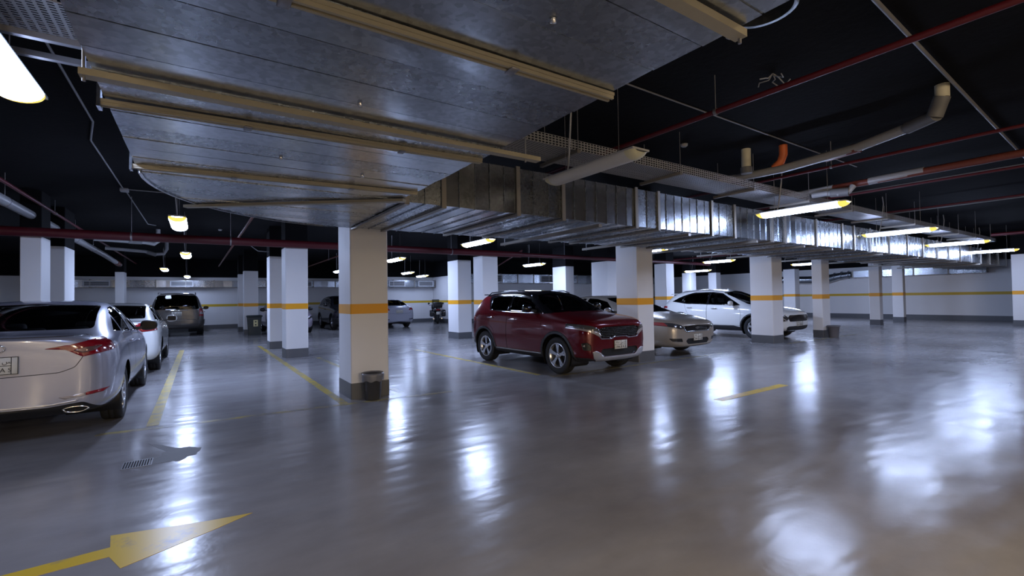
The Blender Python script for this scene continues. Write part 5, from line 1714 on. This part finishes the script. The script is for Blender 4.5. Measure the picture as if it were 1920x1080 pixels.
sport = build_car('crossover', 'white crossover facing out, its nose hidden behind a column', (15.32, 11.42, 0), -math.pi / 2, COUPE_SUV, (0.90, 3.58), 0.36, P_WHITE, f,
                  mirror=(2.86, 1.14, 'PAINT'), handles=((2.22, 0.98, 'PAINT'), (1.28, 1.00, 'PAINT')), clad=0.05, rim=0.235, tw=0.225, sx=1.0, seats='seat')
plate(sport, 4.512, 0.50, 1, 0.36, 0.15, (NH, '\u0631 \u0633', '5571', 'R S A'))
MB().bevel_box(0.27, 0.60, -0.56, 0.56, 1.455, 1.485, 0.012).build('roof_spoiler', P_WHITE, sport)
for s in (-1, 1):
    MB().tube([(0.80, s * 0.59, 1.525), (0.9, s * 0.59, 1.57), (1.9, s * 0.59, 1.61), (2.15, s * 0.59, 1.565)], 0.014, 8).build('roof_rail', 'silver_trim', sport)

# ---------------------------------------------------------------- black off-roader by the far wall
f = [
    ('windscreen', rounded([(N, 1.14), (0.69, 1.12), (0.585, 1.50), (N, 1.545)], 0.03), 'end', lambda c, n: c.x > 2.1 and c.x < 3.2 and n.z > 0.2 and n.x > 0.25, 'glass', 'centre', -0.005),
    ('rear_window', [(N, 1.10), (0.60, 1.10), (0.56, 1.43), (N, 1.46)], 'end', lambda c, n: c.x < 0.5 and n.x < -0.3, 'glass_dark', 'centre', -0.005),
    ('side_window', [(2.62, 1.10), (2.30, 1.335), (2.10, 1.425), (1.62, 1.475), (1.62, 1.115)], 'side', side, 'glass_dark', 'side', -0.006),
    ('side_window', [(1.55, 1.115), (1.55, 1.475), (0.70, 1.475), (0.55, 1.40), (0.62, 1.13)], 'side', side, 'glass_dark', 'side', -0.006),
    ('head_light', circle(0.60, 0.80, 0.09, 16), 'end', xmin(3.5), 'lamp_clear', 'side', 0.008),
    ('grille', [(N, 0.70), (0.46, 0.70), (0.46, 0.87), (N, 0.88)], 'end', xmin(3.6), 'gloss_black', 'centre', -0.02),
    ('bumper', [(N, 0.20), (0.95, 0.20), (0.95, 0.56), (N, 0.56)], 'end', xmin(3.5), 'dark_trim', 'centre', 0.03),
    ('door', [(2.72, 1.08), (2.80, 0.80), (2.78, 0.36), (1.60, 0.36), (1.585, 1.085)], 'side', side, 'PAINT', 'side'),
]
bsuv = build_car('off_roader', 'black off-roader facing us by the far wall, left of the nearest column', (6.30, 27.45, 0), -math.pi / 2, HATCH, (0.78, 3.42), 0.37, P_BLACK, f, level=2, sx=1.08, sy=1.02, sz=1.07,
                 mirror=(2.45, 1.16, 'gloss_black'), clad=0.05, rim=0.23, interior=False, handles=((1.86, 0.94, 'PAINT'),))

# ---------------------------------------------------------------- distant silver saloon
f = sedan_feats('glass')
f += [
    ('tail_light', rounded([(0.52, 0.90), (0.98, 0.92), (0.98, 1.05), (0.62, 1.03)], 0.02), 'end', xmax(0.34), 'lamp_red', 'side', 0.006),
    ('reflector', [(0.55, 0.42), (0.84, 0.44), (0.84, 0.50), (0.55, 0.46)], 'end', xmax(0.4), 'dark_trim', 'side', 0.002),
    ('diffuser', [(N, 0.15), (0.84, 0.15), (0.84, 0.26), (N, 0.34)], 'end', xmax(0.5), 'black_plastic', 'centre', -0.01),
    ('door', [(N, 1.09), (0.68, 1.085), (0.62, 0.75), (N, 0.70)], 'end', xmax(0.35), 'PAINT', 'centre'),
] + sedan_doors()
far = build_car('sedan', 'small distant silver saloon seen from behind, right of the nearest column', (8.36, 22.55, 0), math.pi / 2, SEDAN, (0.98, 3.50), 0.31, P_CHAMP if False else P_SILVER, f, level=2, sx=0.90, sy=0.93, sz=1.0,
                mirror=(3.02, 1.06, 'PAINT'), rim=0.20, interior=False)
plate(far, -0.010, 0.84, -1, 0.36, 0.17, (NH, '\u0623 \u0628', '6620', 'A B R'))

# ---------------------------------------------------------------- car hidden behind the second column
f = sedan_feats('glass_dark')
f += [
    ('head_light', rounded([(0.42, 0.64), (0.52, 0.70), (0.92, 0.79), (0.92, 0.72), (0.60, 0.63)], 0.015), 'end', xmin(4.18), 'lamp_dark', 'side', 0.006),
    ('grille', [(N, 0.56), (0.36, 0.56), (0.42, 0.68), (N, 0.70)], 'end', xmin(4.4), 'gloss_black', 'centre', -0.012),
    ('front_lip', [(N, 0.1), (0.95, 0.1), (0.95, 0.26), (N, 0.30)], 'end', xmin(4.35), 'black_plastic', 'centre', 0.0),
] + sedan_doors()
lil = build_car('sedan', 'pale lilac saloon almost hidden behind the second column', (3.42, 26.9, 0), -math.pi / 2, SEDAN, (1.05, 3.75), 0.33, P_LILAC, f, level=2, sx=0.97,
                mirror=(3.02, 1.08, 'black_plastic'), rim=0.22, interior=False)


# ---------------------------------------------------------------- touring motorcycle against the far wall
mo = thing('motorcycle', 'black touring motorcycle with luggage cases against the far wall', 'motorcycle', (11.42, 24.6, 0), math.pi / 2 - R(20))


def cyc_wheel(x, r, nm):
    w = MB().lathe([(r - 0.10, -0.05), (r - 0.03, -0.075), (r, -0.03), (r, 0.03), (r - 0.03, 0.075), (r - 0.10, 0.05)], 'y', (x, 0, r), 30).build('wheel', 'rubber', mo)
    b = MB().lathe([(r - 0.09, -0.045), (r - 0.11, 0), (r - 0.09, 0.045)], 'y', (x, 0, r), 24)
    for k in range(5):
        a = 2 * math.pi * k / 5
        b.tube([(x, 0, r), (x + (r - 0.1) * math.cos(a), 0, r + (r - 0.1) * math.sin(a))], 0.016, 6)
    b.build('rim', 'alloy_dark', w)


cyc_wheel(0.35, 0.31, 'rear')
cyc_wheel(1.95, 0.33, 'front')
MB().bevel_box(0.85, 1.35, -0.16, 0.16, 0.25, 0.62, 0.06).build('engine', 'alloy_dark', mo)
MB().bevel_box(1.0, 1.55, -0.17, 0.17, 0.62, 0.92, 0.11).build('fuel_tank', 'gloss_black', mo)
MB().bevel_box(0.30, 1.05, -0.19, 0.19, 0.70, 0.84, 0.06).build('saddle', 'leather', mo)
MB().bevel_box(0.02, 0.36, -0.27, 0.27, 0.92, 1.26, 0.08).build('top_case', 'black_plastic', mo)
for s in (-1, 1):
    MB().bevel_box(0.05, 0.62, min(s * 0.22, s * 0.46), max(s * 0.22, s * 0.46), 0.42, 0.82, 0.07).build('side_case', 'gloss_black', mo)
    MB().tube([(1.95, s * 0.10, 0.33), (1.66, s * 0.10, 0.98)], 0.025, 8).build('fork_leg', 'alloy', mo)
    MB().tube([(1.62, s * 0.08, 1.02), (1.55, s * 0.28, 1.08), (1.42, s * 0.40, 1.06)], 0.016, 8).build('handlebar', 'black_plastic', mo)
    MB().tube([(1.0, s * 0.20, 0.26), (0.2, s * 0.24, 0.30)], 0.045, 10).build('exhaust', 'chrome', mo)
    MB().lathe([(0.0, 0.0), (0.06, 0.004), (0.065, 0.02), (0.0, 0.03)], 'x', (1.50, s * 0.42, 1.17), 14).build('mirror', 'gloss_black', mo)
MB().bevel_box(1.52, 1.92, -0.26, 0.26, 0.78, 1.12, 0.10).build('fairing', 'gloss_black', mo)
MB().prism([(1.60, 1.10), (1.86, 1.06), (1.62, 1.42), (1.58, 1.42)], 'y', -0.22, 0.22).build('windscreen', 'glass', mo)
MB().bevel_box(-0.01, 0.03, -0.12, 0.12, 0.78, 0.86, 0.01, 1).build('tail_light', 'lamp_red', mo)
MB().bevel_box(-0.06, -0.05, -0.10, 0.10, 0.55, 0.70, 0.003, 1).build('license_plate', 'plate', mo)
MB().tube([(0.35, 0, 0.31), (0.95, 0.0, 0.40), (1.0, 0, 0.7), (0.3, 0, 0.75), (0.02, 0, 0.72)], 0.03, 8).build('frame', 'black_plastic', mo)
MB().tube([(0.8, 0.14, 0.3), (0.7, 0.30, 0.002)], 0.012, 6).build('side_stand', 'rod', mo)
